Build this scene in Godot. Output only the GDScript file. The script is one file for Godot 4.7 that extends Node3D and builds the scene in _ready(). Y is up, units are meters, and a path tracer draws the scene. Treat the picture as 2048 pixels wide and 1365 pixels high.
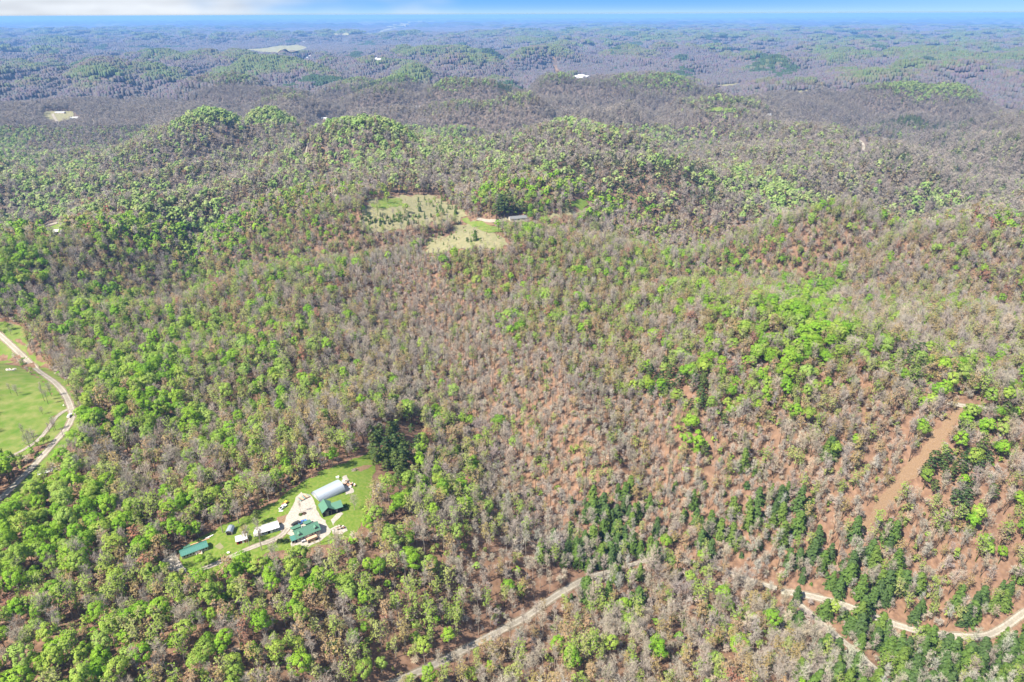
extends Node3D
# Aerial view of spring woods with a hill farmstead. Units are metres, y up; the survey point (drone) stands above the origin.
const HC := 240.0
const PITCH := 25.6
const FOC := 1365.0
const GX := -1700.0
const GZ := -2700.0
const GC := 10.0
const GNX := 341
const GNZ := 301

var cp := cos(deg_to_rad(PITCH))
var sp := sin(deg_to_rad(PITCH))
var rng := RandomNumberGenerator.new()
var used := {}
var grid := PackedFloat32Array()
var n_hill := FastNoiseLite.new()
var n_warp := FastNoiseLite.new()
var n_big := FastNoiseLite.new()
var n_fold := FastNoiseLite.new()
var n_small := FastNoiseLite.new()
var n_veg := FastNoiseLite.new()
var n_veg2 := FastNoiseLite.new()
var valleys := []
var ridges := []
var basins := []
var opens := []
var marks := []
var M := {}


func _ready() -> void:
	rng.seed = 4711
	add_camera_and_light()
	make_noises()
	make_terrain()
	make_materials()
	make_ground()
	make_roads_and_fields()
	make_farmstead()
	make_far_places()
	make_forest()


func add_camera_and_light() -> void:
	var cam := Camera3D.new()
	cam.name = "camera"
	cam.position = Vector3(0, HC, 0)
	cam.rotation_degrees = Vector3(-PITCH, 0, -0.2)
	cam.fov = 2.0 * rad_to_deg(atan(682.5 / FOC))
	cam.near = 1.0
	cam.far = 120000.0
	add_child(cam)
	cam.current = true
	var sun := DirectionalLight3D.new()
	sun.name = "sun"
	sun.light_energy = 1.35
	sun.light_color = Color(1.0, 0.955, 0.88)
	sun.light_angular_distance = 0.5
	sun.shadow_enabled = true
	add_child(sun)
	var el := deg_to_rad(52.0)
	sun.basis = Basis.looking_at(Vector3(0.80 * cos(el), -sin(el), -0.60 * cos(el)), Vector3.UP)
	var e := Environment.new()
	e.background_mode = Environment.BG_SKY
	e.sky = Sky.new()
	e.sky.sky_material = sky_material()
	e.background_energy_multiplier = 1.0
	e.tonemap_mode = Environment.TONE_MAPPER_LINEAR
	e.tonemap_exposure = 3.65
	e.sdfgi_enabled = true
	e.ssao_enabled = true
	e.ssil_enabled = true
	e.fog_enabled = true
	e.fog_density = 0.000064
	e.fog_light_color = Color(0.50, 0.71, 1.0)
	var w := WorldEnvironment.new()
	w.name = "world_environment"
	w.environment = e
	add_child(w)


func sky_material() -> PanoramaSkyMaterial:
	# air that deepens upwards, a north-west cloud bank, soft cloud thickened overhead as fill
	var nz := FastNoiseLite.new()
	nz.noise_type = FastNoiseLite.TYPE_SIMPLEX_SMOOTH
	nz.fractal_octaves = 5
	nz.frequency = 1.0
	nz.seed = 12
	var wd := 2048
	var ht := 1024
	var im := Image.create(wd, ht, false, Image.FORMAT_RGBF)
	for r in ht:
		var el := (0.5 - (r + 0.5) / ht) * PI
		var up := maxf(0.0, sin(el))
		var air := Color(0.045, 0.135, 0.28).lerp(Color(0.03, 0.085, 0.21), pow(up, 0.6))
		air = air.lerp(Color(0.18, 0.25, 0.285), exp(-up * 130.0) * 0.8)
		if el < -0.02:
			air = Color(0.11, 0.13, 0.13)
		for c in wd:
			var az := wrapf((c + 0.5) / wd * TAU, -PI, PI)
			if el < -0.02:
				im.set_pixel(c, r, air)
				continue
			var ce := cos(el)
			var d := Vector3(sin(az) * ce, up * 3.2, cos(az) * ce)
			var n := nz.get_noise_3d(d.x * 1.7, d.y * 1.7, d.z * 1.7)
			var bank := exp(-pow((az + 0.62) / 0.5, 2.0)) * exp(-pow(el / 0.35, 2.0)) * 1.0
			var lift := smoothstep(0.2, 0.75, az) * 0.16 * exp(-el * 3.0)
			var k := smoothstep(-0.12, 0.4, n + bank + 0.22 * smoothstep(0.08, 0.4, el) - 0.5 * exp(-pow((az - 0.25) / 0.36, 2.0)) * exp(-el * 4.0))  # the elevation term thickens unseen high cloud to add fill light
			var streak := 0.88 + 0.25 * nz.get_noise_3d(d.x * 9.0, d.y * 30.0, d.z * 9.0)
			var a := air.lerp(Color(0.13, 0.22, 0.29), lift * 4.0)
			im.set_pixel(c, r, a.lerp(Color(0.27, 0.28, 0.295) * streak, k * 0.92))
	var m := PanoramaSkyMaterial.new()
	m.panorama = ImageTexture.create_from_image(im)
	return m


# ---------------------------------------------------------------- survey helpers
func sight(px: float, py: float) -> Vector3:
	var x := (px - 1024.0) / FOC
	var y := (682.5 - py) / FOC
	return Vector3(x, y * cp - sp, -(cp + y * sp))


func flat(px: float, py: float, h := 0.0) -> Vector3:
	var d := sight(px, py)
	return d * ((h - HC) / d.y) + Vector3(0, HC, 0)


func survey(x: float, y: float, z: float) -> Vector2:
	var fw := (HC - y) * sp - z * cp
	var up := (y - HC) * cp - z * sp
	if fw < 1.0:
		return Vector2(-99999, 0)
	return Vector2(1024.0 + FOC * x / fw, 682.5 - FOC * up / fw)


func gp(px: float, py: float) -> Vector3:
	var d := sight(px, py).normalized()
	var t := 60.0
	var last := t
	while t < 60000.0:
		var p := d * t + Vector3(0, HC, 0)
		if p.y < H(p.x, p.z):
			break
		last = t
		t += maxf(2.0, t * 0.008)
	for i in 14:
		var m := (last + t) * 0.5
		var p := d * m + Vector3(0, HC, 0)
		if p.y < H(p.x, p.z):
			t = m
		else:
			last = m
	return d * t + Vector3(0, HC, 0)


func make_noises() -> void:
	for a in [[n_hill, 1.0 / 950.0, 2, 5], [n_warp, 1.0 / 900.0, 2, 9], [n_big, 1.0 / 5200.0, 2, 21], [n_small, 1.0 / 150.0, 2, 33], [n_fold, 1.0 / 560.0, 2, 71], [n_veg, 1.0 / 260.0, 3, 41], [n_veg2, 1.0 / 420.0, 3, 57]]:
		var n: FastNoiseLite = a[0]
		n.noise_type = FastNoiseLite.TYPE_SIMPLEX_SMOOTH
		n.frequency = a[1]
		n.fractal_octaves = a[2]
		n.seed = a[3]


func poly3(list: Array) -> Array:
	var out := []
	for a in list:
		var p := flat(a[0], a[1], a[2])
		out.append([p.x, p.z, a[2] * (1.75 if a[2] > 0 else 1.12), a[3]])
	return out


func make_terrain() -> void:
	# valleys and ridges: picture column, row, height of floor or crest, half width
	valleys = [
		poly3([[2350, 1320, -64, 95], [2000, 1300, -64, 90], [1750, 1290, -62, 90], [1560, 1215, -60, 90], [1350, 1130, -56, 85], [1150, 1050, -50, 75], [1030, 960, -44, 70], [930, 830, -38, 65], [860, 705, -34, 75], [800, 610, -28, 80], [740, 530, -22, 90]]),
		poly3([[800, 1500, -36, 60], [1050, 1300, -46, 60], [1300, 1180, -55, 70]]),
		poly3([[1300, 1365, -48, 70], [1420, 1250, -56, 70], [1560, 1215, -60, 80]]),
		poly3([[480, 850, -12, 45], [620, 790, -18, 50], [740, 745, -25, 55], [860, 705, -32, 60]]),
		poly3([[2350, 720, -52, 90], [2000, 655, -46, 90], [1700, 610, -36, 85], [1480, 560, -22, 80]]),
		poly3([[1350, 1130, -54, 45], [1290, 960, -42, 40], [1250, 800, -26, 45], [1240, 680, -14, 50]]),
		poly3([[1600, 1200, -56, 40], [1560, 1000, -36, 35], [1480, 880, -20, 40]]),
		poly3([[2400, 520, -62, 130], [1980, 440, -62, 120], [1740, 470, -56, 110], [1480, 492, -44, 100], [1270, 480, -32, 90]]),
		poly3([[1990, 450, -62, 140], [1900, 355, -70, 160], [1740, 320, -74, 170], [1700, 262, -76, 220]]),
		poly3([[330, 560, -22, 80], [560, 520, -26, 90], [700, 560, -26, 90]]),
		poly3([[-100, 470, -34, 90], [80, 462, -30, 80], [230, 430, -22, 80]]),
		poly3([[140, 350, -36, 170], [120, 290, -38, 180], [120, 232, -36, 260]]),
	]
	ridges = [
		poly3([[1380, 690, 6, 70], [1560, 665, 14, 75], [1720, 710, 14, 70], [1900, 790, 10, 60], [2150, 900, 8, 70]]),
		poly3([[640, 300, 26, 130], [860, 272, 34, 140], [1060, 285, 26, 120], [1200, 320, 16, 110]]),
		poly3([[1150, 350, 20, 90], [1350, 345, 30, 110], [1600, 375, 22, 110], [1800, 410, 6, 100]]),
		poly3([[1500, 470, 14, 60], [1700, 455, 26, 70], [1980, 470, 26, 90]]),
		poly3([[700, 440, 6, 90], [900, 420, 14, 110], [1180, 410, 10, 90]]),
		poly3([[0, 290, 24, 200], [80, 300, 14, 140]]),
		poly3([[1750, 300, 30, 220], [2100, 250, 60, 260]]),
	]
	for b in [[560, 99, -40, 1500], [760, 62, -30, 3200], [1480, 170, -30, 420], [1170, 155, -40, 420], [120, 232, -20, 330]]:
		var p := flat(b[0], b[1], b[2])
		basins.append([p.x, p.z, b[2], b[3]])
	grid.resize(GNX * GNZ)
	for j in GNZ:
		for i in GNX:
			grid[j * GNX + i] = raw_height(GX + i * GC, GZ + j * GC)


func far_height(x: float, z: float) -> float:
	var d := sqrt(x * x + z * z)
	var wx := n_warp.get_noise_2d(x, z) * 260.0
	var wz := n_warp.get_noise_2d(x + 7000.0, z - 3000.0) * 260.0
	var n := absf(n_hill.get_noise_2d(x + wx, z + wz))
	var v := pow(clampf(n * 1.75, 0.0, 1.2), 0.9)
	var w := pow(clampf(absf(n_fold.get_noise_2d(x * 1.35 + wz * 0.5, z * 1.35)) * 1.9, 0.0, 1.2), 0.85)
	var h := -70.0 + 84.0 * v + 36.0 * w + 20.0 * n_big.get_noise_2d(x, z)
	var s := smoothstep(8000.0, 18000.0, d)
	if s > 0.0:
		h = lerpf(h, -60.0 + 105.0 * v + 40.0 * n_big.get_noise_2d(x * 0.5, z * 0.5), s)
	for b in basins:
		var dx: float = x - b[0]
		var dz: float = z - b[1]
		var q: float = (dx * dx + dz * dz) / (b[3] * b[3])
		if q < 4.0:
			h = lerpf(h, b[2], exp(-q * q * 1.2))
	return h


func raw_height(x: float, z: float) -> float:
	var d := sqrt(x * x + z * z)
	var t := smoothstep(800.0, 1500.0, d)
	var dq := ((x + 115.0) * (x + 115.0) + (z + 285.0) * (z + 285.0)) / 6400.0
	var quiet := 1.0 - 0.85 * exp(-dq)
	var h := (3.5 * n_small.get_noise_2d(x, z) + 11.0 * n_veg2.get_noise_2d(x, z)) * quiet
	var t2 := smoothstep(420.0, 800.0, d)
	if t2 > 0.0:
		h += t2 * (56.0 * pow(minf(1.0, absf(n_fold.get_noise_2d(x, z)) * 2.3), 0.75) - 34.0)
	if t > 0.0:
		h = lerpf(h, far_height(x, z), t)
	var dep := 0.0
	var edge := 1.0 - smoothstep(2000.0, 2600.0, d)
	for line in valleys:
		dep = minf(dep, along(line, x, z))
	var up := 0.0
	for line in ridges:
		up = maxf(up, along(line, x, z))
	return h * (1.0 - 0.35 * minf(1.0, absf(dep) / 40.0)) + (dep + up) * edge


func along(line: Array, x: float, z: float) -> float:
	var best := 0.0
	for k in line.size() - 1:
		var a: Array = line[k]
		var b: Array = line[k + 1]
		var ax: float = a[0]
		var az: float = a[1]
		var ux: float = b[0] - ax
		var uz: float = b[1] - az
		var t := clampf(((x - ax) * ux + (z - az) * uz) / (ux * ux + uz * uz), 0.0, 1.0)
		var dx := x - ax - ux * t
		var dz := z - az - uz * t
		var w: float = lerpf(a[3], b[3], t)
		var q := (dx * dx + dz * dz) / (w * w)
		if q < 7.0:
			var v: float = lerpf(a[2], b[2], t) * exp(-q)
			if absf(v) > absf(best):
				best = v
	return best


func H(x: float, z: float) -> float:
	var fx := (x - GX) / GC
	var fz := (z - GZ) / GC
	if fx < 0.0 or fz < 0.0 or fx >= GNX - 1.001 or fz >= GNZ - 1.001:
		return far_height(x, z)
	var i := int(fx)
	var j := int(fz)
	fx -= i
	fz -= j
	var k := j * GNX + i
	return lerpf(lerpf(grid[k], grid[k + 1], fx), lerpf(grid[k + GNX], grid[k + GNX + 1], fx), fz)


func up_at(x: float, z: float, s := 4.0) -> Vector3:
	return Vector3(H(x - s, z) - H(x + s, z), 2.0 * s, H(x, z - s) - H(x, z + s)).normalized()


# ---------------------------------------------------------------- naming
func numbered(called: String) -> String:
	var k: int = used.get(called, 0)
	used[called] = k + 1
	return called if k == 0 else "%s_%03d" % [called, k]


func tag(o: Node3D, label: String, category := "", group := "", kind := "") -> Node3D:
	o.set_meta("label", label)
	if category:
		o.set_meta("category", category)
	if group:
		o.set_meta("group", group)
	if kind:
		o.set_meta("kind", kind)
	return o


func thing(called: String, label: String, category: String, at := Vector3.ZERO, turn := 0.0, group := "") -> Node3D:
	var o := Node3D.new()
	o.name = numbered(called)
	add_child(o)
	o.position = at
	o.rotation.y = turn
	return tag(o, label, category, group)


func part(called: String, mesh: Mesh, mat: Material, parent: Node) -> MeshInstance3D:
	var o := MeshInstance3D.new()
	if parent == self:
		o.name = numbered(called)
	else:
		var k := 0
		for c in parent.get_children():
			if String(c.name) == called or String(c.name).begins_with(called + "_0") or String(c.name).begins_with(called + "_1"):
				k += 1
		o.name = called if k == 0 else "%s_%03d" % [called, k]
	o.mesh = mesh
	if mat:
		o.material_override = mat
	parent.add_child(o, true)
	return o


# ---------------------------------------------------------------- mesh building
class Buf:
	var v := PackedVector3Array()
	var n := PackedVector3Array()
	var c := PackedColorArray()

	func tri(a: Vector3, b: Vector3, d: Vector3, na: Vector3, nb: Vector3, nd: Vector3, col: Color) -> void:
		# clockwise as seen from the side that the normals point to
		if (b - a).cross(d - a).dot(na + nb + nd) > 0.0:
			v.append(a); v.append(d); v.append(b)
			n.append(na); n.append(nd); n.append(nb)
		else:
			v.append(a); v.append(b); v.append(d)
			n.append(na); n.append(nb); n.append(nd)
		c.append(col); c.append(col); c.append(col)

	func flat_tri(a: Vector3, b: Vector3, d: Vector3, away: Vector3, col := Color.WHITE) -> void:
		var m := (b - a).cross(d - a).normalized()
		if m.dot((a + b + d) / 3.0 - away) < 0.0:
			m = -m
		tri(a, b, d, m, m, m, col)

	func flat_quad(a: Vector3, b: Vector3, d: Vector3, e: Vector3, away: Vector3, col := Color.WHITE) -> void:
		flat_tri(a, b, d, away, col)
		flat_tri(a, d, e, away, col)

	func leaf(p: Vector3, nrm: Vector3, shade: Vector3, w: float, l: float, roll: float, col: Color) -> void:
		var u := nrm.cross(Vector3(0.31, 0.83, 0.47)).normalized().rotated(nrm, roll)
		var t := nrm.cross(u)
		var a := p - u * w - t * l * 0.6
		var b := p + u * w * 0.8 - t * l * 0.8
		var d := p + u * w + t * l * 0.7
		var e := p - u * w * 0.7 + t * l
		tri(a, b, d, shade, shade, shade, col)
		tri(a, d, e, shade, shade, shade, col)

	func ribbon(a: Vector3, b: Vector3, w0: float, w1: float, seed_dir: Vector3, col: Color) -> void:
		var d := (b - a).normalized()
		var s := d.cross(seed_dir)
		if s.length() < 0.05:
			s = d.cross(Vector3.RIGHT)
		s = s.normalized()
		var m := s.cross(d)
		if m.y < 0.0:
			m = -m
		tri(a - s * w0, a + s * w0, b + s * w1, m, m, m, col)
		tri(a - s * w0, b + s * w1, b - s * w1, m, m, m, col)

	func tube(a: Vector3, b: Vector3, r0: float, r1: float, sides: int, col: Color) -> void:
		var d := (b - a).normalized()
		var u := d.cross(Vector3(0.2, 0.3, 0.93)).normalized()
		var w := d.cross(u)
		for k in sides:
			var t0 := TAU * k / sides
			var t1 := TAU * (k + 1) / sides
			var e0 := u * cos(t0) + w * sin(t0)
			var e1 := u * cos(t1) + w * sin(t1)
			tri(a + e0 * r0, a + e1 * r0, b + e1 * r1, e0, e1, e1, col)
			tri(a + e0 * r0, b + e1 * r1, b + e0 * r1, e0, e1, e0, col)

	func rod(a: Vector3, b: Vector3, r0: float, r1: float, sides := 10, col := Color.WHITE) -> void:
		tube(a, b, r0, r1, sides, col)
		var d := (b - a).normalized()
		var u := d.cross(Vector3(0.2, 0.3, 0.93)).normalized()
		var w := d.cross(u)
		for k in sides:
			var e0 := u * cos(TAU * k / sides) + w * sin(TAU * k / sides)
			var e1 := u * cos(TAU * (k + 1) / sides) + w * sin(TAU * (k + 1) / sides)
			tri(b, b + e0 * r1, b + e1 * r1, d, d, d, col)
			tri(a, a + e0 * r0, a + e1 * r0, -d, -d, -d, col)

	func box(p: Vector3, s: Vector3, bs := Basis.IDENTITY, col := Color.WHITE) -> void:
		var h := s * 0.5
		for ax in 3:
			for sg in [-1.0, 1.0]:
				var e := Vector3.ZERO
				e[ax] = sg
				var u := Vector3.ZERO
				u[(ax + 1) % 3] = 1.0
				var w := Vector3.ZERO
				w[(ax + 2) % 3] = 1.0
				var q := []
				for k in [[-1, -1], [1, -1], [1, 1], [-1, 1]]:
					q.append(p + bs * ((e + u * k[0] + w * k[1]) * h))
				flat_quad(q[0], q[1], q[2], q[3], p, col)

	func prism(sec: Array, x0: float, x1: float, col := Color.WHITE) -> void:
		# convex section in (z, y), swept along x
		var mid := Vector3.ZERO
		for s in sec:
			mid += Vector3((x0 + x1) * 0.5, s.y, s.x)
		mid /= sec.size()
		for k in sec.size():
			var a: Vector2 = sec[k]
			var b: Vector2 = sec[(k + 1) % sec.size()]
			flat_quad(Vector3(x0, a.y, a.x), Vector3(x1, a.y, a.x), Vector3(x1, b.y, b.x), Vector3(x0, b.y, b.x), mid, col)
		for x in [x0, x1]:
			for k in range(1, sec.size() - 1):
				flat_tri(Vector3(x, sec[0].y, sec[0].x), Vector3(x, sec[k].y, sec[k].x), Vector3(x, sec[k + 1].y, sec[k + 1].x), mid, col)

	func add_to(am: ArrayMesh, mat: Material) -> void:
		if v.size() == 0:
			return
		var a := []
		a.resize(Mesh.ARRAY_MAX)
		a[Mesh.ARRAY_VERTEX] = v
		a[Mesh.ARRAY_NORMAL] = n
		a[Mesh.ARRAY_COLOR] = c
		am.add_surface_from_arrays(Mesh.PRIMITIVE_TRIANGLES, a)
		am.surface_set_material(am.get_surface_count() - 1, mat)

	func mesh(mat: Material = null) -> ArrayMesh:
		var am := ArrayMesh.new()
		add_to(am, mat)
		return am


func rv(a: float, b: float) -> float:
	return rng.randf_range(a, b)


func rdir() -> Vector3:
	var z := rv(-1, 1)
	var t := rv(0, TAU)
	var r := sqrt(1.0 - z * z)
	return Vector3(r * cos(t), z, r * sin(t))


# ---------------------------------------------------------------- materials
func lin(r: float, g: float, b: float) -> Color:
	return Color(r, g, b).linear_to_srgb()


func plain(called: String, c: Color, rough := 0.8, metal := 0.0, spec := 0.3) -> StandardMaterial3D:
	var m := StandardMaterial3D.new()
	m.resource_name = called
	m.albedo_color = c
	m.roughness = rough
	m.metallic = metal
	m.metallic_specular = spec
	M[called] = m
	return m


func noise_tex(freq: float, lo: Color, hi: Color, sd: int, oct := 4) -> NoiseTexture2D:
	var t := NoiseTexture2D.new()
	t.width = 512
	t.height = 512
	t.seamless = true
	t.generate_mipmaps = false
	var n := FastNoiseLite.new()
	n.noise_type = FastNoiseLite.TYPE_SIMPLEX_SMOOTH
	n.frequency = freq
	n.fractal_octaves = oct
	n.seed = sd
	t.noise = n
	var g := Gradient.new()
	g.set_color(0, lo)
	g.set_color(1, hi)
	t.color_ramp = g
	return t


func rough_ground(called: String, c: Color, lo: Color, hi: Color, metres: float, sd: int, freq := 0.02) -> StandardMaterial3D:
	var m := plain(called, c, 0.95, 0.0, 0.1)
	m.albedo_texture = noise_tex(freq, lo, hi, sd)
	m.uv1_triplanar = true
	m.uv1_world_triplanar = true
	m.uv1_scale = Vector3.ONE / metres
	return m


func make_materials() -> void:
	var g := rough_ground("leaf_litter", Color.WHITE, Color(0.62, 0.6, 0.6), Color(1, 1, 1), 61.0, 3, 0.03)
	g.vertex_color_use_as_albedo = true
	rough_ground("lawn_grass", Color.WHITE, lin(0.06, 0.125, 0.012), lin(0.155, 0.175, 0.05), 33.0, 5, 0.025)
	rough_ground("pasture_grass", Color.WHITE, lin(0.06, 0.125, 0.014), lin(0.175, 0.175, 0.07), 70.0, 6, 0.014)
	rough_ground("dry_field_grass", Color.WHITE, lin(0.125, 0.135, 0.07), lin(0.215, 0.19, 0.12), 80.0, 7, 0.02)
	rough_ground("gravel", lin(0.36, 0.34, 0.31), Color(0.78, 0.77, 0.76), Color(1, 1, 1), 23.0, 8, 0.03)
	M.gravel.vertex_color_use_as_albedo = true
	rough_ground("bare_soil", lin(0.25, 0.182, 0.128), Color(0.66, 0.62, 0.56), Color(1, 1, 1), 19.0, 9, 0.045)
	rough_ground("pale_field", lin(0.23, 0.22, 0.13), Color(0.8, 0.82, 0.75), Color(1, 1, 1), 700.0, 10, 0.02)
	for a in [["leaf", 0.6], ["needle", 0.55], ["twig", 0.9], ["canopy", 0.85]]:
		var m := plain(a[0], Color.WHITE, a[1], 0.0, 0.2)
		m.vertex_color_use_as_albedo = true
		if a[0] == "leaf":
			m.backlight_enabled = true
			m.backlight = Color(0.8, 0.8, 0.8)
	var b := plain("bark", Color.WHITE, 0.95, 0.0, 0.1)
	b.vertex_color_use_as_albedo = true
	plain("green_metal_roof", lin(0.062, 0.15, 0.105), 0.5, 0.0, 0.4)
	plain("teal_metal_roof", lin(0.045, 0.145, 0.125), 0.5, 0.0, 0.4)
	plain("galvanised_metal", lin(0.235, 0.275, 0.335), 0.5, 0.2, 0.4)
	plain("white_metal", lin(0.42, 0.43, 0.46), 0.5, 0.0, 0.4)
	plain("grey_metal", lin(0.30, 0.31, 0.34), 0.55, 0.0, 0.4)
	plain("white_paint", lin(0.62, 0.62, 0.6), 0.7)
	plain("grey_siding", lin(0.27, 0.28, 0.31), 0.8)
	plain("beige_siding", lin(0.42, 0.38, 0.32), 0.8)
	plain("black_boards", lin(0.018, 0.017, 0.018), 0.9)
	plain("dark_opening", lin(0.01, 0.01, 0.011), 0.9)
	plain("red_boards", lin(0.33, 0.035, 0.03), 0.8)
	plain("deck_boards", lin(0.42, 0.28, 0.2), 0.8)
	plain("weathered_wood", lin(0.22, 0.19, 0.155), 0.9)
	plain("teal_plastic", lin(0.14, 0.23, 0.22), 0.7)
	plain("window_glass", lin(0.02, 0.024, 0.03), 0.12, 0.0, 0.5)
	plain("black_rubber", lin(0.015, 0.015, 0.015), 0.85)
	plain("white_car_paint", lin(0.7, 0.7, 0.7), 0.3, 0.0, 0.5)
	plain("blue_car_paint", lin(0.05, 0.13, 0.35), 0.3, 0.0, 0.5)
	plain("dark_car_paint", lin(0.03, 0.03, 0.03), 0.35, 0.0, 0.5)
	plain("rusty_metal", lin(0.2, 0.09, 0.05), 0.9)
	plain("pale_stone", lin(0.42, 0.38, 0.34), 0.9)
	plain("yellow_paint", lin(0.5, 0.33, 0.06), 0.6)
	plain("brown_roof", lin(0.12, 0.128, 0.14), 0.9)
	plain("red_lamp", lin(0.4, 0.02, 0.02), 0.3)
	plain("clear_lamp", lin(0.6, 0.6, 0.55), 0.2)
	plain("wire", lin(0.05, 0.05, 0.05), 0.8)


# ---------------------------------------------------------------- ground, roads, fields
func make_ground() -> void:
	var angles := PackedFloat32Array()
	var a := -60.0
	while a <= 60.001:
		angles.append(deg_to_rad(a))
		a += 0.22
	a = 64.0
	while a < 299.0:
		angles.append(deg_to_rad(a))
		a += 6.0
	var radii := PackedFloat32Array([0.0, 40.0, 80.0])
	var r := 110.0
	while r < 48000.0:
		radii.append(r)
		r *= 1.0095 if r < 520.0 else (1.014 if r < 6000.0 else 1.02)
	var na := angles.size()
	var nr := radii.size()
	var v := PackedVector3Array()
	var n := PackedVector3Array()
	var c := PackedColorArray()
	var ix := PackedInt32Array()
	for i in nr:
		var rr := radii[i]
		for k in na:
			var x := sin(angles[k]) * rr
			var z := -cos(angles[k]) * rr
			var y := H(x, z)
			v.append(Vector3(x, y, z))
			n.append(up_at(x, z, clampf(rr * 0.012, 4.0, 120.0)))
			var q := 0.5 + 0.5 * n_veg.get_noise_2d(x * 1.7, z * 1.7)
			var col := Color(0.27, 0.172, 0.117).lerp(Color(0.215, 0.145, 0.103), q)
			col = col.lerp(Color(0.175, 0.148, 0.13), smoothstep(700.0, 1400.0, rr))
			if rr > 4500.0:
				var f := smoothstep(5000.0, 14000.0, rr)
				var gq := smoothstep(-0.1, 0.35, n_veg.get_noise_2d(x * 0.35, z * 0.12) + y * 0.006)
				var fc := Color(0.078, 0.072, 0.078).lerp(Color(0.065, 0.09, 0.04), gq)  # far forest colours carry some haze violet and darkening here too
				fc = fc.lerp(Color(0.03, 0.055, 0.03), smoothstep(0.34, 0.5, n_veg2.get_noise_2d(x * 0.5, z * 0.2)) * 0.8)
				if rr > 15000.0:
					fc = fc.lerp(Color(0.2, 0.2, 0.17), smoothstep(0.25, 0.42, n_big.get_noise_2d(x * 1.3 + 900.0, z * 0.5)) * smoothstep(15000.0, 24000.0, rr) * 0.7)
				col = col.lerp(fc, f)
			c.append(col)
	for i in nr - 1:
		for k in na:
			var k2 := (k + 1) % na
			var p := i * na + k
			var p2 := i * na + k2
			ix.append(p); ix.append(p + na); ix.append(p2 + na)
			ix.append(p); ix.append(p2 + na); ix.append(p2)
	var arr := []
	arr.resize(Mesh.ARRAY_MAX)
	arr[Mesh.ARRAY_VERTEX] = v
	arr[Mesh.ARRAY_NORMAL] = n
	arr[Mesh.ARRAY_COLOR] = c
	arr[Mesh.ARRAY_INDEX] = ix
	var am := ArrayMesh.new()
	am.add_surface_from_arrays(Mesh.PRIMITIVE_TRIANGLES, arr)
	am.surface_set_material(0, M.leaf_litter)
	var o := part("ground", am, null, self)
	tag(o, "rolling hills of leaf-strewn forest floor reaching the horizon", "ground", "", "structure")


func add_open(px: PackedVector2Array, share: float) -> void:
	var lo := px[0]
	var hi := px[0]
	for p in px:
		lo = lo.min(p)
		hi = hi.max(p)
	opens.append([px, lo, hi, share])


func is_open(x: float, y: float, z: float, tall: float) -> bool:
	for k in 4:
		var s := survey(x, y + tall * (0.02 + 0.31 * k), z)
		for o in opens:
			if k * 0.33 > o[3]:
				continue
			if s.x < o[1].x or s.y < o[1].y or s.x > o[2].x or s.y > o[2].y:
				continue
			if Geometry2D.is_point_in_polygon(s, o[0]):
				return true
	return false


func pts(list: Array) -> PackedVector2Array:
	var out := PackedVector2Array()
	for i in range(0, list.size(), 2):
		out.append(Vector2(list[i], list[i + 1]))
	return out


func drape(called: String, list: Array, lift: float, mat: Material, cell: float, ragged: float, label: String, cat: String, share := 0.8) -> void:
	var px := pts(list)
	if share >= 0.0:
		add_open(px, share)
	var w := PackedVector2Array()
	for i in px.size():
		var p := gp(px[i].x, px[i].y)
		var q := gp(px[(i + 1) % px.size()].x, px[(i + 1) % px.size()].y)
		var a := Vector2(p.x, p.z)
		var b := Vector2(q.x, q.z)
		var steps := clampi(int(a.distance_to(b) / (cell * 0.8)), 1, 60)
		var side := (b - a).orthogonal().normalized()
		for k in steps:
			var m := a.lerp(b, float(k) / steps)
			w.append(m + side * ragged * n_small.get_noise_2d(m.x * 14.0, m.y * 14.0) * 1.6)
	var lo := w[0]
	var hi := w[0]
	for p in w:
		lo = lo.min(p)
		hi = hi.max(p)
	var b := Buf.new()
	var x := floorf(lo.x / cell) * cell
	while x < hi.x:
		var z := floorf(lo.y / cell) * cell
		while z < hi.y:
			var sq := PackedVector2Array([Vector2(x, z), Vector2(x + cell, z), Vector2(x + cell, z + cell), Vector2(x, z + cell)])
			for piece in Geometry2D.intersect_polygons(sq, w):
				var t := Geometry2D.triangulate_polygon(piece)
				for k in range(0, t.size(), 3):
					var q := []
					for m in 3:
						var s: Vector2 = piece[t[k + m]]
						q.append(Vector3(s.x, H(s.x, s.y) + lift, s.y))
					b.tri(q[0], q[1], q[2], up_at(q[0].x, q[0].z), up_at(q[1].x, q[1].z), up_at(q[2].x, q[2].z), Color.WHITE)
			z += cell
		x += cell
	tag(part(called, b.mesh(mat), null, self), label, cat, "", "structure")


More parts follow.
